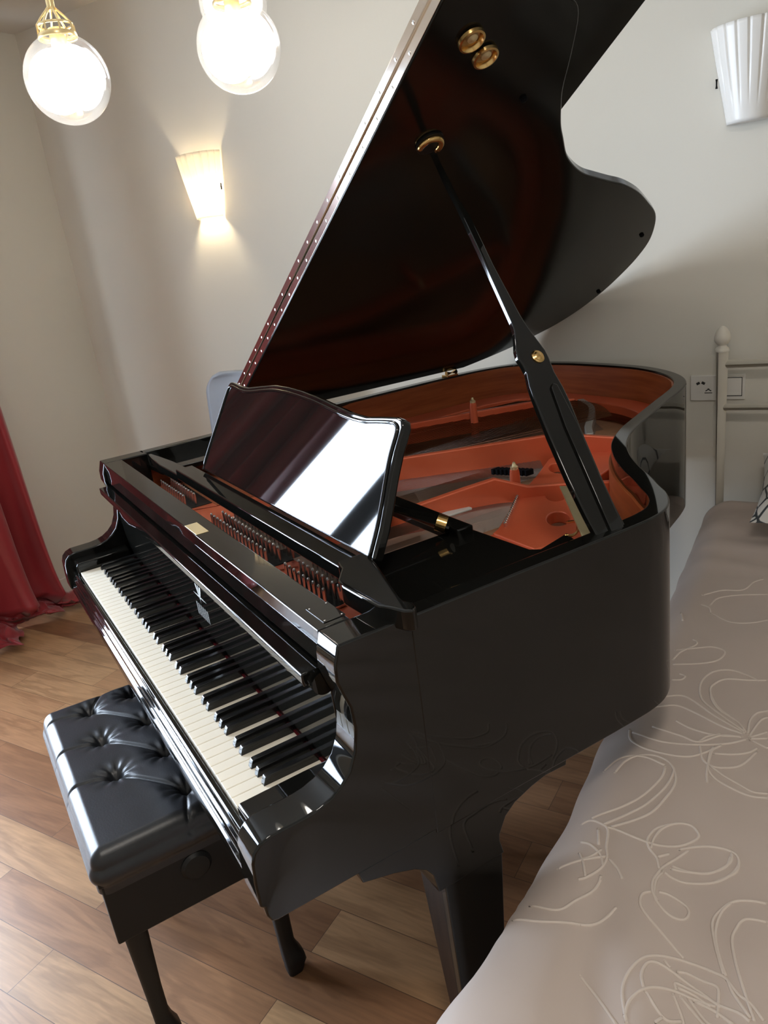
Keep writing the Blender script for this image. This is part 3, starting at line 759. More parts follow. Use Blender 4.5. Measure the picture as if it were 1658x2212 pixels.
for k in range(6):
    x = 0.005 + 0.0135 * k
    for (a, b) in (((0, 0.24), (0.002, 0.40)), ((0.006, 0.24), (0.007, 0.40)), ((0.001, 0.32), (0.0065, 0.33)))[: 3 if k % 2 else 2]:
        k0 = len(V)
        p0 = fbp(x + a[0], a[1]); p1 = fbp(x + b[0], b[1]); sx = Vector((0.0009, 0, 0)); sz = Vector((0, 0, 0.0006))
        V += [p0 - sx - sz, p0 + sx - sz, p1 + sx + sz, p1 - sx + sz]; F.append((k0, k0 + 1, k0 + 2, k0 + 3))
mesh('lettering', V, F, CREST, fb)
# --- stretcher (front cross rail) with brass plaque and hinge plate
stc = box('stretcher', -0.667, 0.667, 0.1395, 0.189, 0.942, 0.998, LAC, pia, bevel=0.0018)
pq = box('plaque', 0.074, 0.147, 0.1405, 0.166, 0.998, 0.9992, BRASS2, stc, bevel=0.0008)
pq['label'] = 'small gold plaque'
hp = box('latch_plate', 0.598, 0.655, 0.155, 0.190, 0.998, 0.9992, LAC, stc, bevel=0.0006)
for x, y in ((0.603, 0.159), (0.603, 0.186), (0.651, 0.186), (0.651, 0.159)):
    lathe('screw', [(0.0016, 0), (0.0016, 0.0006), (0.0005, 0.0010)], (x, y, 0.9992), STEEL, hp, n=10)

# --- inside: plate of bronzed iron
pl_out = inside(0.046, 0.36)
PLZ = 0.892
plate = bpy.data.objects.new('plate', None)
# front web that carries the tuning pins
plate = mesh('plate', *boxvf(-0.680, 0.680, 0.190, 0.455, 0.868, PLZ), COPPER, pia, bevel=0.003)
plate['label'] = 'red-bronze painted iron frame'
# perimeter flange, wide in the treble, following the case
def flange(name, w_of, z0, z1):
    n = len(pl_out); V = []; 
    for i, (x, y) in enumerate(pl_out):
        a = pl_out[max(i - 1, 0)]; b = pl_out[min(i + 1, n - 1)]
        t = Vector((b[0] - a[0], b[1] - a[1])).normalized(); w = w_of(x, y)
        ix, iy = x + t.y * w, y - t.x * w
        V += [(x, y, z0), (x, y, z1), (ix, iy, z1 - 0.004), (ix, iy, z0)]
    F = []
    for i in range(n - 1):
        a = 4 * i; c = a + 4
        for k in range(4): F.append((a + k, a + (k + 1) % 4, c + (k + 1) % 4, c + k))
    F.append((3, 2, 1, 0)); e = 4 * (n - 1); F.append((e, e + 1, e + 2, e + 3))
    return mesh(name, V, F, COPPER, plate, smooth=True, bevel=0.003, angle=40)
def wfl(x, y):
    if x < -0.55: return 0.085
    if x > 0.45 and y < 1.0: return 0.03
    return 0.07
pl_out = [q for q in pl_out if not (q[0] > 0.27 and q[1] < 1.25)]
flange('flange', wfl, 0.862, 0.895)
def bar(name, pts, w, z0, z1s):
    """upright rib along a plan polyline"""
    n = len(pts); V = []
    for i, (x, y) in enumerate(pts):
        a = pts[max(i - 1, 0)]; b = pts[min(i + 1, n - 1)]
        t = Vector((b[0] - a[0], b[1] - a[1])).normalized(); nx, ny = -t.y * w / 2, t.x * w / 2
        z1 = z1s[i] if hasattr(z1s, '__len__') else z1s
        V += [(x - nx, y - ny, z0), (x - nx, y - ny, z1), (x + nx, y + ny, z1), (x + nx, y + ny, z0)]
    F = []
    for i in range(n - 1):
        a = 4 * i; c = a + 4
        for k in range(4): F.append((a + k, a + (k + 1) % 4, c + (k + 1) % 4, c + k))
    F.append((3, 2, 1, 0)); e = 4 * (n - 1); F.append((e, e + 1, e + 2, e + 3))
    return mesh(name, V, F, COPPER, plate, smooth=True, bevel=0.0035, angle=35)
bar('strut', [(-0.205, 0.44), (-0.175, 0.60), (-0.112, 0.745), (-0.030, 0.925), (0.045, 1.110), (0.115, 1.19), (0.20, 1.27)], 0.016, 0.865, [0.93, 0.950, 0.954, 0.954, 0.952, 0.945, 0.93])
bar('strut', [(0.13, 0.44), (0.165, 0.60), (0.205, 0.735), (0.225, 0.80), (0.262, 0.862), (0.318, 0.945), (0.37, 1.02)], 0.016, 0.865, [0.90, 0.925, 0.944, 0.952, 0.925, 0.922, 0.915])
bar('strut', [(-0.56, 0.44), (-0.545, 0.80), (-0.515, 1.03), (-0.440, 1.27), (-0.385, 1.45), (-0.34, 1.60)], 0.016, 0.86, [0.90, 0.92, 0.928, 0.928, 0.926, 0.91])
# treble field with its round openings
def holed_plate(name, poly, holes, z0, z1, mat, parent):
    bm = bmesh.new()
    def loop(pts):
        vs = [bm.verts.new((x, y, z1)) for x, y in pts]
        return [bm.edges.new((vs[i], vs[(i + 1) % len(vs)])) for i in range(len(vs))]
    ed = loop(poly)
    for (cx, cy, rx, ry, an) in holes:
        pts = []
        for k in range(28):
            a = 2 * PI * k / 28
            px, py = rx * math.cos(a), ry * math.sin(a)
            pts.append((cx + px * math.cos(an) - py * math.sin(an), cy + px * math.sin(an) + py * math.cos(an)))
        ed += loop(pts)
    bmesh.ops.triangle_fill(bm, use_beauty=True, use_dissolve=False, edges=ed)
    r = bmesh.ops.extrude_face_region(bm, geom=bm.faces[:])
    for v in r['geom']:
        if isinstance(v, bmesh.types.BMVert): v.co.z = z0
    bmesh.ops.recalc_face_normals(bm, faces=bm.faces)
    me = bpy.data.meshes.new(name); bm.to_mesh(me); bm.free(); me.materials.append(mat)
    o = bpy.data.objects.new(name, me); link(o, parent)
    finish(o, smooth=True, bevel=0.003, seg=3, angle=35)
    return o
holed_plate('treble_field', [(0.365, 0.690), (0.375, 0.668), (0.500, 0.668), (0.530, 0.765), (0.515, 0.800), (0.43, 0.88), (0.35, 0.955), (0.295, 1.04), (0.255, 1.15), (0.200, 1.27), (0.10, 1.36), (0.02, 1.30),
                               (0.085, 1.09), (0.165, 0.975), (0.250, 0.838), (0.310, 0.765)],
            [(0.163, 1.052, 0.046, 0.024, -0.6), (0.304, 0.909, 0.044, 0.023, -0.75), (0.416, 0.808, 0.042, 0.023, -0.75), (0.13, 1.24, 0.035, 0.022, -0.6)], 0.872, 0.899, COPPER, plate)
# front apron of the treble field, falling away at the corner
prism('treble_apron', [(0.365, 0.872), (0.375, 0.896), (0.50, 0.896), (0.495, 0.872), (0.46, 0.85), (0.40, 0.85)], 0.655, 0.672, COPPER, 'y', plate, bevel=0.002)
# pillars
for x, y, z, nut in ((-0.385, 1.215, 0.972, True), (0.222, 0.862, 0.956, True)):
    p = lathe('pillar', [(0.017, 0), (0.013, 0.012), (0.0115, z - 0.862 - 0.01), (0.010, z - 0.862)], (x, y, 0.862), COPPER, plate, n=20)
    lathe('pillar_nut', [(0.009, 0), (0.009, 0.006), (0.005, 0.009), (0.003, 0.016), (0.001, 0.017)], (x, y, z), BRASS2, p, n=8)
# dark pin field recesses and ridges
for a, b in ((-0.62, -0.375), (-0.19, 0.165), (0.235, 0.425)):
    box('pin_field', a, b, 0.258, 0.345, PLZ - 0.001, PLZ + 0.002, SATIN, plate, bevel=0.001)
def ridge(nm, p0, p1, w=0.006, h=0.008):
    v, f = tubevf([Vector(p0), Vector(p1)], [w / 2, w / 2], 8)
    mesh(nm, v, f, COPPER, plate, smooth=True)
ridge('ridge', (0.170, 0.225, PLZ + 0.002), (0.225, 0.36, PLZ + 0.002)); ridge('ridge', (0.235, 0.225, PLZ + 0.001), (0.235, 0.36, PLZ + 0.001))
ridge('ridge', (0.432, 0.225, PLZ + 0.002), (0.425, 0.35, PLZ + 0.002), 0.010); ridge('ridge', (-0.375, 0.225, PLZ + 0.001), (-0.33, 0.36, PLZ + 0.001))
ridge('ridge', (-0.195, 0.225, PLZ + 0.001), (-0.21, 0.36, PLZ + 0.001), 0.010); ridge('ridge', (0.432, 0.226, PLZ + 0.002), (0.56, 0.232, PLZ + 0.002), 0.012)
# tuning pins
pin = lathe('tuning_pin', [(0.0034, 0), (0.0034, 0.030), (0.0026, 0.034), (0.0014, 0.036)], (0, 0, PLZ), STEEL, plate, n=10)
pins = []
for a, b in ((-0.610, -0.385), (-0.180, 0.160), (0.245, 0.420)):
    n = int((b - a) / 0.0215)
    for k in range(n + 1):
        for r_ in range(3 if a > -0.3 else 2):
            pins.append((a + (b - a) * (k + 0.33 * r_) / (n + 0.7), 0.270 + 0.026 * r_))
pins = pins[:100]
for i, (x, y) in enumerate(pins):
    o = pin if i == 0 else pin.copy()
    if i: COL.objects.link(o); o.parent = plate
    o.location = (x, y, 0)
# strings
V = []; F = []
def stringvf(p, q, r):
    v, f = tubevf([p, q], r, 4, cap=False); k = len(V); V.extend(v); F.extend([tuple(i + k for i in t) for t in f])
for k in range(88):
    x = -0.165 + 0.285 * k / 87 
    stringvf((x, 0.31, 0.905), (x - 0.10 + 0.13 * k / 87, 1.02 + 0.30 * (1 - k / 87.0), 0.888), 0.0007)
for k in range(70):
    x = 0.185 + 0.17 * k / 69
    stringvf((x, 0.31, 0.904), (x - 0.01, 0.93 - 0.22 * k / 69, 0.892), 0.0006)
for k in range(60):
    x = -0.24 + 0.06 * k / 59
    stringvf((x, 0.44, 0.903), (x - 0.12 + 0.26 * k / 59, 1.62 - 0.2 * (k / 59) , 0.885), 0.0007)
sg = mesh('strings', V, F, STRING, plate, smooth='all'); sg['kind'] = 'stuff'
V = []; F = []
for k in range(40):
    x = -0.60 + 0.34 * k / 39
    stringvf((x, 0.31, 0.918), (-0.50 + 0.42 * k / 39, 1.50 + 0.10 * math.sin(PI * k / 39), 0.905), 0.0013)
sg = mesh('bass_strings', V, F, CWIRE, plate, smooth='all'); sg['kind'] = 'stuff'
# agraffe pins along the treble edge
ag = lathe('hitch_pin', [(0.0026, 0), (0.0026, 0.006), (0.0036, 0.008), (0.0036, 0.011), (0.001, 0.013)], (0, 0, 0.897), STEEL, plate, n=8)
for k in range(17):
    t = k / 16
    o = ag if k == 0 else ag.copy()
    if k: COL.objects.link(o); o.parent = plate
    o.location = (0.252 + (0.368 - 0.252) * t, 0.842 + (0.707 - 0.842) * t, 0)
# bridges
def bridge(nm, pts, w, z0, z1, mat):
    o = bar(nm, pts, w, z0, z1); o.data.materials.clear(); o.data.materials.append(mat); return o
GREYB = pbr('grey_bridge', (0.34, 0.33, 0.30), 0.35, 0.2)
bridge('bass_bridge', [(p.x, p.y) for p in catmull([(0.010, 1.315, 0), (-0.055, 1.375, 0), (-0.135, 1.47, 0), (-0.225, 1.56, 0), (-0.33, 1.62, 0)], 5)], 0.022, 0.852, 0.905, GREYB)
# dampers: a short row of felt blocks
dm = box('damper', -0.0045, 0.0045, -0.012, 0.012, 0.906, 0.920, FELT, plate, bevel=0.001)
for k in range(9):
    t = 0.5 + k / 16
    o = dm if k == 0 else dm.copy()
    if k: COL.objects.link(o); o.parent = plate
    o.location = (0.012 + 0.150 * t, 0.875 + 0.080 * t, 0)
box('felt_strip', 0.196, 0.222, 0.665, 0.735, 0.893, 0.900, pbr('white_felt', (0.62, 0.60, 0.56), 0.6), plate)

# --- slide plates beside the desk, desk frame and desk
dsk = box('desk_frame', -0.350, 0.530, 0.252, 0.296, 0.984, 1.010, LAC, pia, bevel=0.0025)
prism('slide_plate', [(0.456, 0.290), (0.700, 0.244), (0.700, 0.628), (0.664, 0.622), (0.622, 0.634), (0.640, 0.560), (0.628, 0.548), (0.459, 0.541)], 0.960, 0.974, LAC, 'z', dsk, bevel=0.002)
prism('slide_plate', [(-0.540, 0.262), (-0.695, 0.250), (-0.700, 0.60), (-0.525, 0.60)], 0.956, 0.970, LAC, 'z', dsk, bevel=0.002)
CH = [(0.524, 0.250), (0.552, 0.242), (0.588, 0.2165), (0.612, 0.212), (0.660, 0.214), (0.703, 0.217), (0.720, 0.226), (0.742, 0.234), (0.750, 0.243), (0.742, 0.252), (0.728, 0.256), (0.716, 0.250),
      (0.700, 0.252), (0.640, 0.270), (0.588, 0.286), (0.556, 0.296), (0.524, 0.297)]
prism('desk_cheek', CH, 0.988, 1.020, LAC, 'z', dsk, bevel=0.003)
prism('desk_cheek', [(-(x) + 0.176 if x < 0.60 else -(x) + 0.030 + 0.0 * x, y) for x, y in []] or [(-0.348, 0.253), (-0.500, 0.250), (-0.600, 0.256), (-0.660, 0.262), (-0.660, 0.272), (-0.600, 0.280), (-0.500, 0.290), (-0.348, 0.296)], 0.972, 0.996, LAC, 'z', dsk, bevel=0.003)
box('cross_rail', -0.540, 0.500, 0.497, 0.532, 0.962, 0.990, LAC, dsk, bevel=0.003)
cr = tube('desk_strut', [(0.330, 0.345, 1.075), (0.478, 0.497, 0.992)], 0.014, LAC, dsk, n=20)
lathe('strut_collar', [(0.0155, 0), (0.0155, 0.018)], (0.462, 0.481, 1.001), BRASS, cr, n=20, axis=(0.148, 0.152, -0.083))
tube('desk_strut', [(-0.12, 0.345, 1.075), (-0.12, 0.497, 0.992)], 0.012, LAC, dsk, n=20)
# the desk panel, leaning back 62 degrees from level
TA = math.radians(62)
def dk(x, h, o=0.0):
    return Vector((x, 0.2925 + h * math.cos(TA) + o * math.sin(TA), 1.018 + h * math.sin(TA) - o * math.cos(TA)))
DO = [(-0.262, 0.0), (-0.258, 0.06), (-0.250, 0.13), (-0.245, 0.185), (-0.241, 0.211), (-0.232, 0.220), (-0.215, 0.221), (-0.165, 0.2165), (-0.115, 0.2170), (-0.050, 0.226), (0.020, 0.2345),
      (0.090, 0.2360), (0.150, 0.2340), (0.215, 0.2300), (0.290, 0.2225), (0.360, 0.2155), (0.420, 0.2140), (0.470, 0.2200), (0.510, 0.2240), (0.526, 0.2215), (0.534, 0.2100), (0.535, 0.17), (0.541, 0.13), (0.550, 0.09), (0.558, 0.05), (0.562, 0.0)]
DOc = DO
def dpanel(name, pts, o0, o1, mat, parent, bevel):
    n = len(pts)
    V = [dk(x, h, o0) for x, h in pts] + [dk(x, h, o1) for x, h in pts]
    F = [tuple(range(n)), tuple(range(n, 2 * n))] + [(i, (i + 1) % n, n + (i + 1) % n, n + i) for i in range(n)]
    return mesh(name, V, F, mat, parent, smooth=True, bevel=bevel, seg=4, angle=40)
md = dpanel('music_desk', DOc, 0.0, 0.019, LAC, pia, 0.004)
# raised bead round the edge of the face
cx_, cy_ = 0.145, 0.11
bd = []
for x, h in DOc:
    bd.append(dk(cx_ + (x - cx_) * 0.972, 0.115 + (h - 0.115) * 0.90 if h > 0.115 else h, -0.0004))
v, f = tubevf([Vector(p) for p in catmull(bd, 4)], 0.0034, 8)
mesh('edge_bead', v, f, LAC, md, smooth='all')
0 and dpanel('book_ledge', [(-0.300, -0.006), (0.530, -0.006), (0.530, 0.006), (-0.300, 0.006)], -0.028, 0.004, LAC, md, 0.002)

# --- lid: main part and folded-back front part
TH = math.radians(31.08)
HX, HZ = -XO, ZR + 0.020
def lp(s, y, o=0.0):
    return Vector((HX + s * math.cos(TH) - o * math.sin(TH), y, HZ + s * math.sin(TH) + o * math.cos(TH)))
LIDC = [(1.487, 0.560), (1.488, 0.62), (1.490, 0.70), (1.486, 0.765), (1.462, 0.806), (1.38, 0.856), (1.310, 0.893), (1.264, 0.925), (1.215, 0.963), (1.176, 1.000), (1.125, 1.050), (1.085, 1.105), (1.055, 1.160), (1.036, 1.216),
        (1.016, 1.280), (0.997, 1.343), (0.958, 1.430), (0.904, 1.520), (0.850, 1.600), (0.783, 1.664), (0.700, 1.722), (0.606, 1.758), (0.510, 1.776), (0.415, 1.782), (0.310, 1.767), (0.221, 1.728), (0.150, 1.665),
        (0.090, 1.600), (0.040, 1.520), (0.0, 1.440)]
LC = [(p.x, p.y) for p in catmull([(a, b, 0) for a, b in LIDC], 4)]
LP = [(0.0, 0.537), (1.487, 0.537)] + LC
def lpanel(name, pts, o0, o1, mat, parent, bevel=0.003):
    n = len(pts)
    V = [lp(s, y, o0) for s, y in pts] + [lp(s, y, o1) for s, y in pts]
    F = [tuple(range(n)), tuple(range(n, 2 * n))] + [(i, (i + 1) % n, n + (i + 1) % n, n + i) for i in range(n)]
    return mesh(name, V, F, mat, parent, smooth=True, bevel=bevel, seg=4, angle=35)
lid = lpanel('lid', LP, 0.0, 0.021, LIDLAC, pia)
flap = lpanel('front_lid', [(0.0, 0.537), (1.487, 0.537), (1.487, 0.966), (0.0, 0.966)], 0.0235, 0.0445, LIDLAC, lid)
# continuous hinge along the doubled front edge
def hstrip(nm, s0, s1, o0, o1):
    V = [lp(s0, 0.5355, o0), lp(s1, 0.5355, o0), lp(s1, 0.5355, o1), lp(s0, 0.5355, o1), lp(s0, 0.5368, o0), lp(s1, 0.5368, o0), lp(s1, 0.5368, o1), lp(s0, 0.5368, o1)]
    return mesh(nm, V, [(0, 1, 2, 3), (4, 7, 6, 5), (0, 4, 5, 1), (1, 5, 6, 2), (2, 6, 7, 3), (3, 7, 4, 0)], HINGE, lid, bevel=0.0004)
h1 = hstrip('hinge_leaf', 0.006, 1.480, 0.003, 0.0205); h2 = hstrip('hinge_leaf', 0.006, 1.480, 0.024, 0.0415)
v, f = tubevf([lp(0.006, 0.5345, 0.0222), lp(1.480, 0.5345, 0.0222)], 0.0022, 8)
mesh('hinge_knuckle', v, f, HINGE, lid, smooth='all')
scw = None
ny = Vector((0, -1, 0))
for k in range(21):
    for o_, hh in ((0.0115, h1), (0.0325, h2)):
        s = 0.04 + 1.40 * (k + (0.5 if hh is h2 else 0)) / 21
        if scw is None:
            scw = lathe('hinge_screw', [(0.0030, 0), (0.0030, 0.0006), (0.0012, 0.0013)], (0, 0, 0), STEEL, h1, n=10, axis=(0, -1, 0)); c = scw
        else:
            c = scw.copy(); COL.objects.link(c); c.parent = hh
        c.location = lp(s, 0.5355, o_); c['wloc'] = 1
# lid hinges on the bass side of the case
for y in (0.66, 1.385):
    hb = box('lid_hinge', -0.751, -0.716, y - 0.024, y + 0.024, ZR, ZR + 0.006, BRASS, lid, bevel=0.001)
    tube('hinge_barrel', [(-0.724, y - 0.022, ZR + 0.013), (-0.724, y + 0.022, ZR + 0.013)], 0.0085, BRASS, hb, n=16)
# brass prop cups and rubber buttons under the lid
def on_lid(name, s, y, prof, mat, par=None, n=28, sx=1.0):
    ax = lp(0, 0, -1) - lp(0, 0, 0)
    return lathe(name, prof, lp(s, y, 0), mat, par or lid, n=n, axis=ax, angle=45)
for s, y in ((1.412, 0.622), (1.381, 0.668)):
    c = on_lid('prop_cup', s, y, [(0.0205, 0), (0.0225, 0.003), (0.0215, 0.0075), (0.0185, 0.0085), (0.0160, 0.0050), (0.0150, 0.0015), (0.001, 0.0012)], BRASS)
    on_lid('cup_pad', s + 0.003, y, [(0.0095, 0.0012), (0.0085, 0.0050), (0.003, 0.0068), (0.001, 0.0068)], BRASS2, c)
# horseshoe catch that takes the head of the stick
axn = (lp(0, 0, -1) - lp(0, 0, 0)); sxd = lp(1, 0, 0) - lp(0, 0, 0)
ps = []
for k in range(15):
    a = math.radians(-35 + 235 * k / 14)
    ps.append(lp(1.186, 0.664) + sxd * (0.0215 * math.sin(a)) + Vector((0, 1, 0)) * (0.0215 * math.cos(a)) + axn * 0.006)
v, f = tubevf(ps, [0.0035] + [0.0062] * 13 + [0.0035], 10)
mesh('prop_catch', v, f, BRASS, lid, smooth='all')
on_lid('catch_base', 1.190, 0.664, [(0.027, 0), (0.027, 0.0035), (0.020, 0.004), (0.001, 0.004)], SATIN)
for s, y in ((0.749, 1.642), (0.424, 1.752), (1.287, 0.815)):
    on_lid('lid_button', s, y, [(0.0065, 0), (0.0065, 0.004), (0.004, 0.006), (0.001, 0.006)], FELT, n=16)

# --- lid prop stick: flat shaped board hinged on the treble side
B0 = Vector((0.706, 0.632, 0.985)); AX = Vector((-0.6043, 0.1108, 0.7889)).normalized()
NN = Vector((-0.7943, 0, -0.6075)).normalized(); WW = NN.cross(AX).normalized()
if WW.y < 0: WW = -WW
SL = [(0.0, -0.014), (0.041, -0.018), (0.109, -0.022), (0.187, -0.022), (0.262, -0.0185), (0.285, -0.0165), (0.310, -0.0105), (0.328, -0.012), (0.341, -0.0155), (0.358, -0.0125), (0.373, -0.006), (0.395, 0.0015), (0.416, 0.0045), (0.548, 0.003), (0.676, 0.001), (0.74, -0.003), (0.782, -0.003)]
SR = [(0.0, 0.050), (0.046, 0.046), (0.098, 0.0455), (0.167, 0.0475), (0.245, 0.051), (0.275, 0.0505), (0.306, 0.0465), (0.336, 0.0485), (0.352, 0.0475), (0.374, 0.041), (0.400, 0.0335), (0.424, 0.029), (0.537, 0.0195), (0.648, 0.0165), (0.687, 0.0085), (0.74, 0.006), (0.782, 0.003)]
pts = SL + SR[::-1]
def skp(t, w, o): return B0 + AX * t + WW * w + NN * o
n = len(pts)
V = [skp(t, w, -0.010) for t, w in pts] + [skp(t, w, 0.003) for t, w in pts]
F = [tuple(range(n)), tuple(range(n, 2 * n))] + [(i, (i + 1) % n, n + (i + 1) % n, n + i) for i in range(n)]
stick = mesh('lid_prop', V, F, LAC, pia, smooth=True, bevel=0.003, seg=4, angle=35)
# nested short stick lying in the long one: a raised strip with its groove
V = []; sh = [(0.005, 0.013), (0.10, 0.014), (0.20, 0.015), (0.276, 0.022), (0.283, 0.028), (0.279, 0.036), (0.20, 0.0415), (0.10, 0.0385), (0.005, 0.040)]
n = len(sh)
V = [skp(t, w, -0.0145) for t, w in sh] + [skp(t, w, -0.009) for t, w in sh]
F = [tuple(range(n)), tuple(range(n, 2 * n))] + [(i, (i + 1) % n, n + (i + 1) % n, n + i) for i in range(n)]
mesh('short_prop', V, F, LAC, stick, smooth=True, bevel=0.0015)
kn = lathe('knob', [(0.0125, 0), (0.0125, 0.002), (0.010, 0.004), (0.0085, 0.0035), (0.0070, 0.0045), (0.0045, 0.0060), (0.001, 0.0062)], skp(0.339, 0.0245, -0.010), BRASS, stick, n=24, axis=-NN)
box('prop_hinge', 0.672, 0.700, 0.610, 0.700, 0.955, 0.976, SATIN, stick, bevel=0.003)
# pale brass flat stay beside the stick
obox('stay_bar', (0.669, 0.626, 0.977), (0.016, 0.013, 0), Vector((-0.214, 0.154, 0.004)), (0, 0, 0.004), BRASS2, stick, bevel=0.0008)
hk = [Vector(q) for q in ((0.676, 0.585, 1.000), (0.664, 0.598, 0.992), (0.655, 0.618, 0.984), (0.628, 0.655, 0.974), (0.590, 0.690, 0.970), (0.556, 0.700, 0.958))]
v, f = tubevf(catmull(hk, 5), 0.0028, 8)
mesh('stay_hook', v, f, BRASS, stick, smooth='all')

# --- legs
def leg(x0, x1, y0, y1, sgn, flat_outer, name='piano_leg'):
    zt = 0.520; cy = (y0 + y1) / 2
    # tapered square post: outer face upright, inner face raked
    xo, xi = (x1, x0) if sgn > 0 else (x0, x1)
    if sgn == 0: xo, xi = x1, x0
    V = []
    for z, t in ((0.062, 1.0), (0.075, 0.97), (zt, 0.0)):
        ins = 0.040 * t
        if sgn: a, b = xi + ins * sgn, xo - 0.004 * t * sgn
        else: a, b = xi + ins / 2, xo - ins / 2
        V += [(a, y0 + 0.014 * t, z), (b, y0 + 0.014 * t, z), (b, y1 - 0.026 * t, z), (a, y1 - 0.026 * t, z)]
    F = [(0, 1, 2, 3), (8, 9, 10, 11)]
    for i in (0, 4):
        for k in range(4): F.append((i + k, i + (k + 1) % 4, i + 4 + (k + 1) % 4, i + 4 + k))
    l = mesh(name, V, F, LAC, pia, bevel=0.003)
    xm = sum(v[0] for v in V[:4]) / 4; ym = sum(v[1] for v in V[:4]) / 4
    lathe('caster_fork', [(0.017, 0.064), (0.017, 0.056), (0.009, 0.052), (0.009, 0.040)], (xm, ym, 0), BRASS, l, n=20)
    tube('caster_wheel', [(xm - 0.008, ym, 0.022), (xm + 0.008, ym, 0.022)], 0.022, BRASS, l, n=24)
    return l
leg(0.636, 0.7185, 0.256, 0.371, 1, True)
leg(-0.7185, -0.636, 0.256, 0.371, -1, True)
leg(-0.26, -0.16, 1.40, 1.50, 0, False)
CAP = [(0.114, 0.6385), (0.1195, 0.6165), (0.17, 0.6020), (0.205, 0.5880), (0.225, 0.5740), (0.236, 0.5570), (0.242, 0.5200), (0.372, 0.5200), (0.366, 0.5480), (0.367, 0.5600), (0.382, 0.5880), (0.403, 0.6035),
       (0.439, 0.6150), (0.470, 0.6210), (0.515, 0.6180), (0.519, 0.6385)]
for a, b in ((0.630, 0.7215), (-0.7215, -0.630)):
    prism('leg_bracket', CAP, a, b, LAC, 'x', pia, bevel=0.002)
prism('leg_bracket', [(-0.30, 0.52), (-0.12, 0.52), (-0.10, 0.632), (-0.32, 0.632)], 1.36, 1.54, LAC, 'y', pia, bevel=0.003)
# bottom boards of the case
mesh('bottom_frame', [(x, y, 0.632) for x, y in bt] + [(x, y, 0.66) for x, y in bt], [tuple(range(len(bt))), tuple(range(len(bt), 2 * len(bt)))] + [(i, i + 1, len(bt) + i + 1, len(bt) + i) for i in range(len(bt) - 1)], SATIN, pia)
# closing of the body at the front edge of the soundboard and behind the action
box('belly_rail', -0.685, 0.685, 0.452, 0.475, 0.66, 0.868, MAHOG, pia, bevel=0.001)
box('action_back', -0.667, 0.667, 0.200, 0.215, 0.742, 0.868, SATIN, pia, bevel=0)
# pedal lyre
ly = box('pedal_lyre', -0.115, 0.115, 0.425, 0.475, 0.060, 0.100, LAC, pia, bevel=0.004)
box('lyre_block', -0.10, 0.10, 0.415, 0.485, 0.60, 0.64, LAC, ly, bevel=0.003)
for x in (-0.075, 0.035):
    box('lyre_post', x, x + 0.04, 0.43, 0.47, 0.10, 0.60, LAC, ly, bevel=0.003)
for x in (-0.07, 0, 0.07):
    prism('pedal', [(0.30, 0.066), (0.33, 0.074), (0.43, 0.080), (0.43, 0.088), (0.33, 0.084), (0.30, 0.076)], x - 0.014, x + 0.014, BRASS, 'x', ly, bevel=0.002)
local_to(pia)
# copies that carry their own offset move with the piano's frame through their parents already
# ================================================================ BENCH
ben = empty('piano_bench', (-0.02, -0.03, 0), 'black leather piano bench with buttoned cushion tucked under the keyboard', 'bench')
BX0, BX1, BY0, BY1 = -0.318, 0.278, -0.205, 0.142
BTN = [(-0.248, -0.103), (-0.100, -0.105), (0.048, -0.107), (0.188, 0.000), (0.040, 0.000), (-0.108, 0.000), (-0.255, 0.000), (-0.180, 0.085), (-0.030, 0.085), (0.120, 0.085)]
CRE = []
for bx, by in BTN[:3]:
    CRE.append(((bx, by), (bx + 0.140, by + 0.105)))     # pleats towards the next row
    CRE.append(((bx, by), (bx - 0.018, BY0 - 0.03)))
CRE += [((0.188, 0), (0.30, -0.03)), ((-0.248, -0.103), (-0.36, -0.02)), ((-0.255, 0), (-0.18, 0.085)), ((-0.108, 0), (-0.03, 0.085)), ((0.04, 0), (0.12, 0.085)),
        ((-0.180, 0.085), (-0.19, 0.2)), ((-0.030, 0.085), (-0.04, 0.2)), ((0.120, 0.085), (0.12, 0.2)), ((-0.255, 0.0), (-0.36, 0.05))]
def seg_dist(px, py, a, b):
    dx, dy = b[0] - a[0], b[1] - a[1]; L2 = dx * dx + dy * dy
    t = max(0, min(1, ((px - a[0]) * dx + (py - a[1]) * dy) / L2))
    return math.hypot(px - a[0] - t * dx, py - a[1] - t * dy), t
def cush_h(x, y):
    z = 0.020
    m = 0.0
    for bx, by in BTN:
        d = math.hypot(x - bx, y - by)
        m += 0.022 * math.exp(-(d / 0.013) ** 2) + 0.0055 * math.exp(-(d / 0.034) ** 2)
        if d < 0.075:   # gathers round the button
            an = math.atan2(y - by, x - bx)
            m += 0.0030 * math.exp(-((d - 0.026) / 0.018) ** 2) * (0.5 + 0.5 * math.sin(an * 9 + bx * 40))
    for k, (a, b) in enumerate(CRE):
        d, t = seg_dist(x, y, a, b)
        m += (0.0055 * math.exp(-(d / 0.0032) ** 2) + 0.0022 * math.exp(-(d / 0.018) ** 2))
    return z - min(m, 0.036)
RC = 0.024
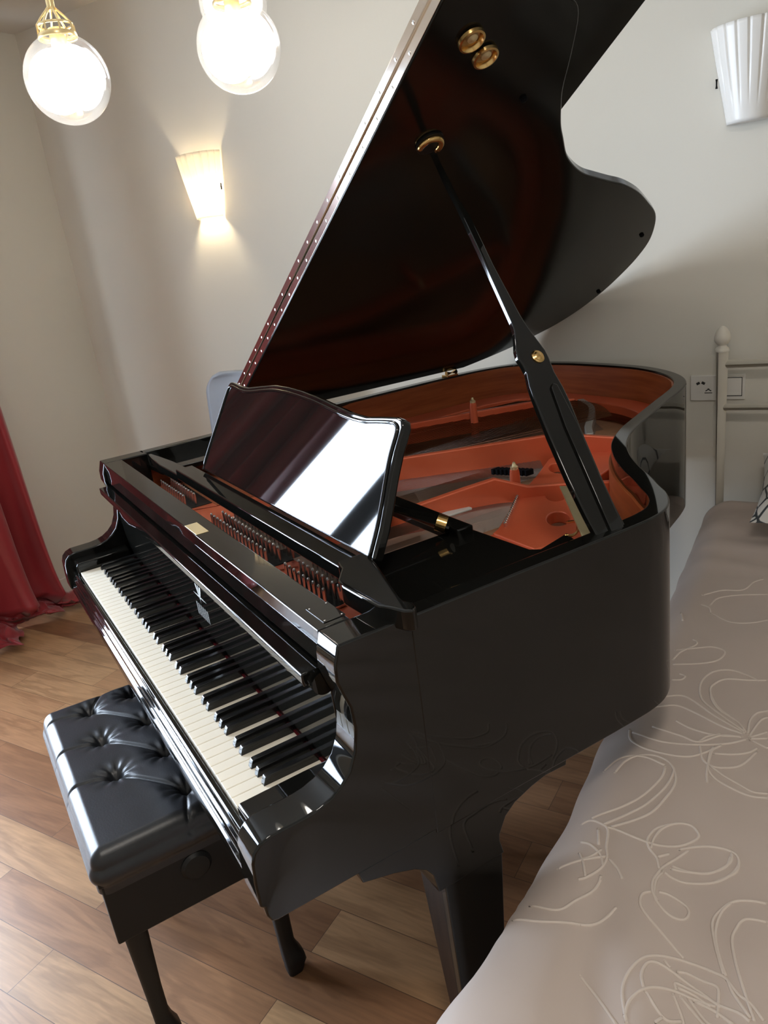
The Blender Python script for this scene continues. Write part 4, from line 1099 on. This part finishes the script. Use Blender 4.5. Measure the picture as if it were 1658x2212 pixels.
def cush(u, v):
    # unfolded cloth position
    ext = 0.082
    qx = (BX0 + RC - ext) + (BX1 - BX0 - 2 * RC + 2 * ext) * u
    qy = (BY0 + RC - ext) + (BY1 - BY0 - 2 * RC + 2 * ext) * v
    nx = min(max(qx, BX0 + RC), BX1 - RC); ny = min(max(qy, BY0 + RC), BY1 - RC)
    vx, vy = qx - nx, qy - ny; L = math.hypot(vx, vy)
    zt = 0.500
    if L < 1e-7:
        return Vector((qx, qy, zt + cush_h(qx, qy)))
    ux, uy = vx / L, vy / L
    L = min(L, ext)
    if L < RC * PI / 2:
        h = RC * math.sin(L / RC); g = RC * (1 - math.cos(L / RC))
    else:
        h = RC + 0.007 * math.sin(min(1, (L - RC * PI / 2) / 0.03) * PI); g = RC + L - RC * PI / 2
    cr = cush_h(nx + ux * min(L, 0.03), ny + uy * min(L, 0.03)) * max(0, 1 - L / 0.075)
    return Vector((nx + ux * h, ny + uy * h, zt - g + cr))
grid('cushion', cush, 260, 170, LEATHER, ben)
bt_ = lathe('button', [(0.0085, 0), (0.0080, 0.003), (0.005, 0.0055), (0.001, 0.0062)], (0, 0, 0), LEATHER, ben, n=16)
for i, (x, y) in enumerate(BTN):
    o = bt_ if i == 0 else bt_.copy()
    if i: COL.objects.link(o); o.parent = ben
    o.location = (x, y, 0.500 + cush_h(x, y) - 0.001)
box('apron', BX0 + 0.010, BX1 - 0.004, BY0 + 0.006, BY1 - 0.008, 0.312, 0.462, SATIN, ben, bevel=0.004)
box('seat_board', BX0 + 0.004, BX1 - 0.001, BY0 + 0.002, BY1 - 0.004, 0.448, 0.470, SATIN, ben, bevel=0.004)
lathe('height_knob', [(0.030, 0), (0.030, 0.006), (0.024, 0.012), (0.001, 0.013)], (BX1 - 0.008, -0.030, 0.400), SATIN, ben, n=32, axis=(1, 0, 0))
def bleg(x, y, sx, sy):
    # square post with a swelling foot, flaring towards (sx, sy)
    st = [(0.315, 0.0225, 0, 0), (0.26, 0.0205, 0, 0), (0.16, 0.0170, 0.000, 0.0), (0.090, 0.0160, 0.001, 0.001), (0.066, 0.0185, 0.003, 0.004), (0.048, 0.0225, 0.006, 0.008), (0.032, 0.0230, 0.007, 0.009), (0.018, 0.0195, 0.006, 0.007), (0.008, 0.0185, 0.005, 0.006), (0.0, 0.0165, 0.005, 0.005)]
    V = []; F = []; N = 20
    for z, r, ox, oy in st:
        for k in range(N):
            a = 2 * PI * k / N; c, s = math.cos(a), math.sin(a)
            q = (abs(c) ** 5 + abs(s) ** 5) ** (-1 / 5.0)
            V.append((x + sx * ox + r * c * q, y + sy * oy + r * s * q, z))
    for i in range(len(st) - 1):
        for k in range(N):
            F.append((i * N + k, i * N + (k + 1) % N, (i + 1) * N + (k + 1) % N, (i + 1) * N + k))
    F.append(tuple(range(N))); F.append(tuple(range((len(st) - 1) * N, len(st) * N)))
    mesh('leg', V, F, SATIN, ben, smooth=True, angle=50, bevel=0)
for x, sx in ((BX1 - 0.030, 1), (BX0 + 0.036, -1)):
    for y, sy in ((BY0 + 0.040, 1), (BY1 - 0.030, 1)):
        bleg(x, y, sx, sy)
local_to(ben)

# added fill light: unseen glowing dome put up to brighten the bed
cl = empty('added_fill_light', rm(3.50, 2.70, HC), 'added fill light, an unseen glowing dome on the ceiling over the foot end of the bed', 'added fill light')
lathe('fill_base', [(0.19, 0.0), (0.19, -0.022), (0.18, -0.026)], rm(3.50, 2.70, HC), WHITEM, cl, n=40)
lathe('fill_dome', [(0.178, -0.024), (0.165, -0.045), (0.125, -0.068), (0.07, -0.082), (0.001, -0.088)], rm(3.50, 2.70, HC), emis('fill_glow', (1.0, 0.93, 0.84), 26.0), cl, n=40, cap=False)
local_to(cl)
# ================================================================ LIGHT
W = bpy.data.worlds.new('sky'); SC.world = W; W.use_nodes = True
wn, wl = W.node_tree.nodes, W.node_tree.links
bg = wn['Background']
bg.inputs['Color'].default_value = (0.76, 0.885, 1.07, 1); bg.inputs['Strength'].default_value = 15.5
# portal: tells the renderer where the daylight comes in
pd = bpy.data.lights.new('window_portal', 'AREA'); pd.shape = 'RECTANGLE'; pd.size = WE1 - WE0 + 0.1; pd.size_y = WZ1 - WZ0 + 0.1
pd.cycles.is_portal = True
po = bpy.data.objects.new('window_portal', pd); COL.objects.link(po)
po.location = rm(-0.16, (WE0 + WE1) / 2, (WZ0 + WZ1) / 2)
# area light looks along its -Z: make it look into the room (+D)
zax = -DV; xax = EV; yax = zax.cross(xax)
po.matrix_world = Matrix(((xax.x, yax.x, zax.x, po.location.x), (xax.y, yax.y, zax.y, po.location.y), (xax.z, yax.z, zax.z, po.location.z), (0, 0, 0, 1)))
def point(name, loc, col, watts, r):
    d = bpy.data.lights.new(name, 'POINT'); d.color = col; d.energy = watts; d.shadow_soft_size = r
    o = bpy.data.objects.new(name, d); o.location = loc; COL.objects.link(o); return o

# ================================================================ CAMERA
cam = bpy.data.cameras.new('camera'); co = bpy.data.objects.new('camera', cam); COL.objects.link(co); SC.camera = co
cam.sensor_fit = 'VERTICAL'; cam.sensor_height = 24.0; cam.lens = 24.0 * 1648.36 / 2212.0
cam.clip_start = 0.01; cam.clip_end = 100
yaw, pitch, roll = 2.6358, 0.3345, -0.1338
Fv = Vector((math.cos(yaw) * math.cos(pitch), math.sin(yaw) * math.cos(pitch), -math.sin(pitch)))
R0 = Fv.cross(Vector((0, 0, 1))).normalized(); U0 = R0.cross(Fv)
Rv = R0 * math.cos(roll) + U0 * math.sin(roll); Uv = -R0 * math.sin(roll) + U0 * math.cos(roll)
Zb = -Fv; C0 = Vector((1.5253, -0.2106, 1.4722))
co.matrix_world = Matrix(((Rv.x, Uv.x, Zb.x, C0.x), (Rv.y, Uv.y, Zb.y, C0.y), (Rv.z, Uv.z, Zb.z, C0.z), (0, 0, 0, 1)))

SC.view_settings.view_transform = 'Standard'
SC.view_settings.look = 'None'
SC.view_settings.exposure = 1.08
SC.view_settings.gamma = 1.0
SC.view_settings.use_curve_mapping = False
try:
    SC.cycles.use_denoising = True
    SC.cycles.max_bounces = 10; SC.cycles.diffuse_bounces = 5; SC.cycles.glossy_bounces = 5; SC.cycles.transparent_max_bounces = 12
    SC.cycles.sample_clamp_indirect = 8.0
    SC.cycles.caustics_reflective = False; SC.cycles.caustics_refractive = False
except Exception:
    pass
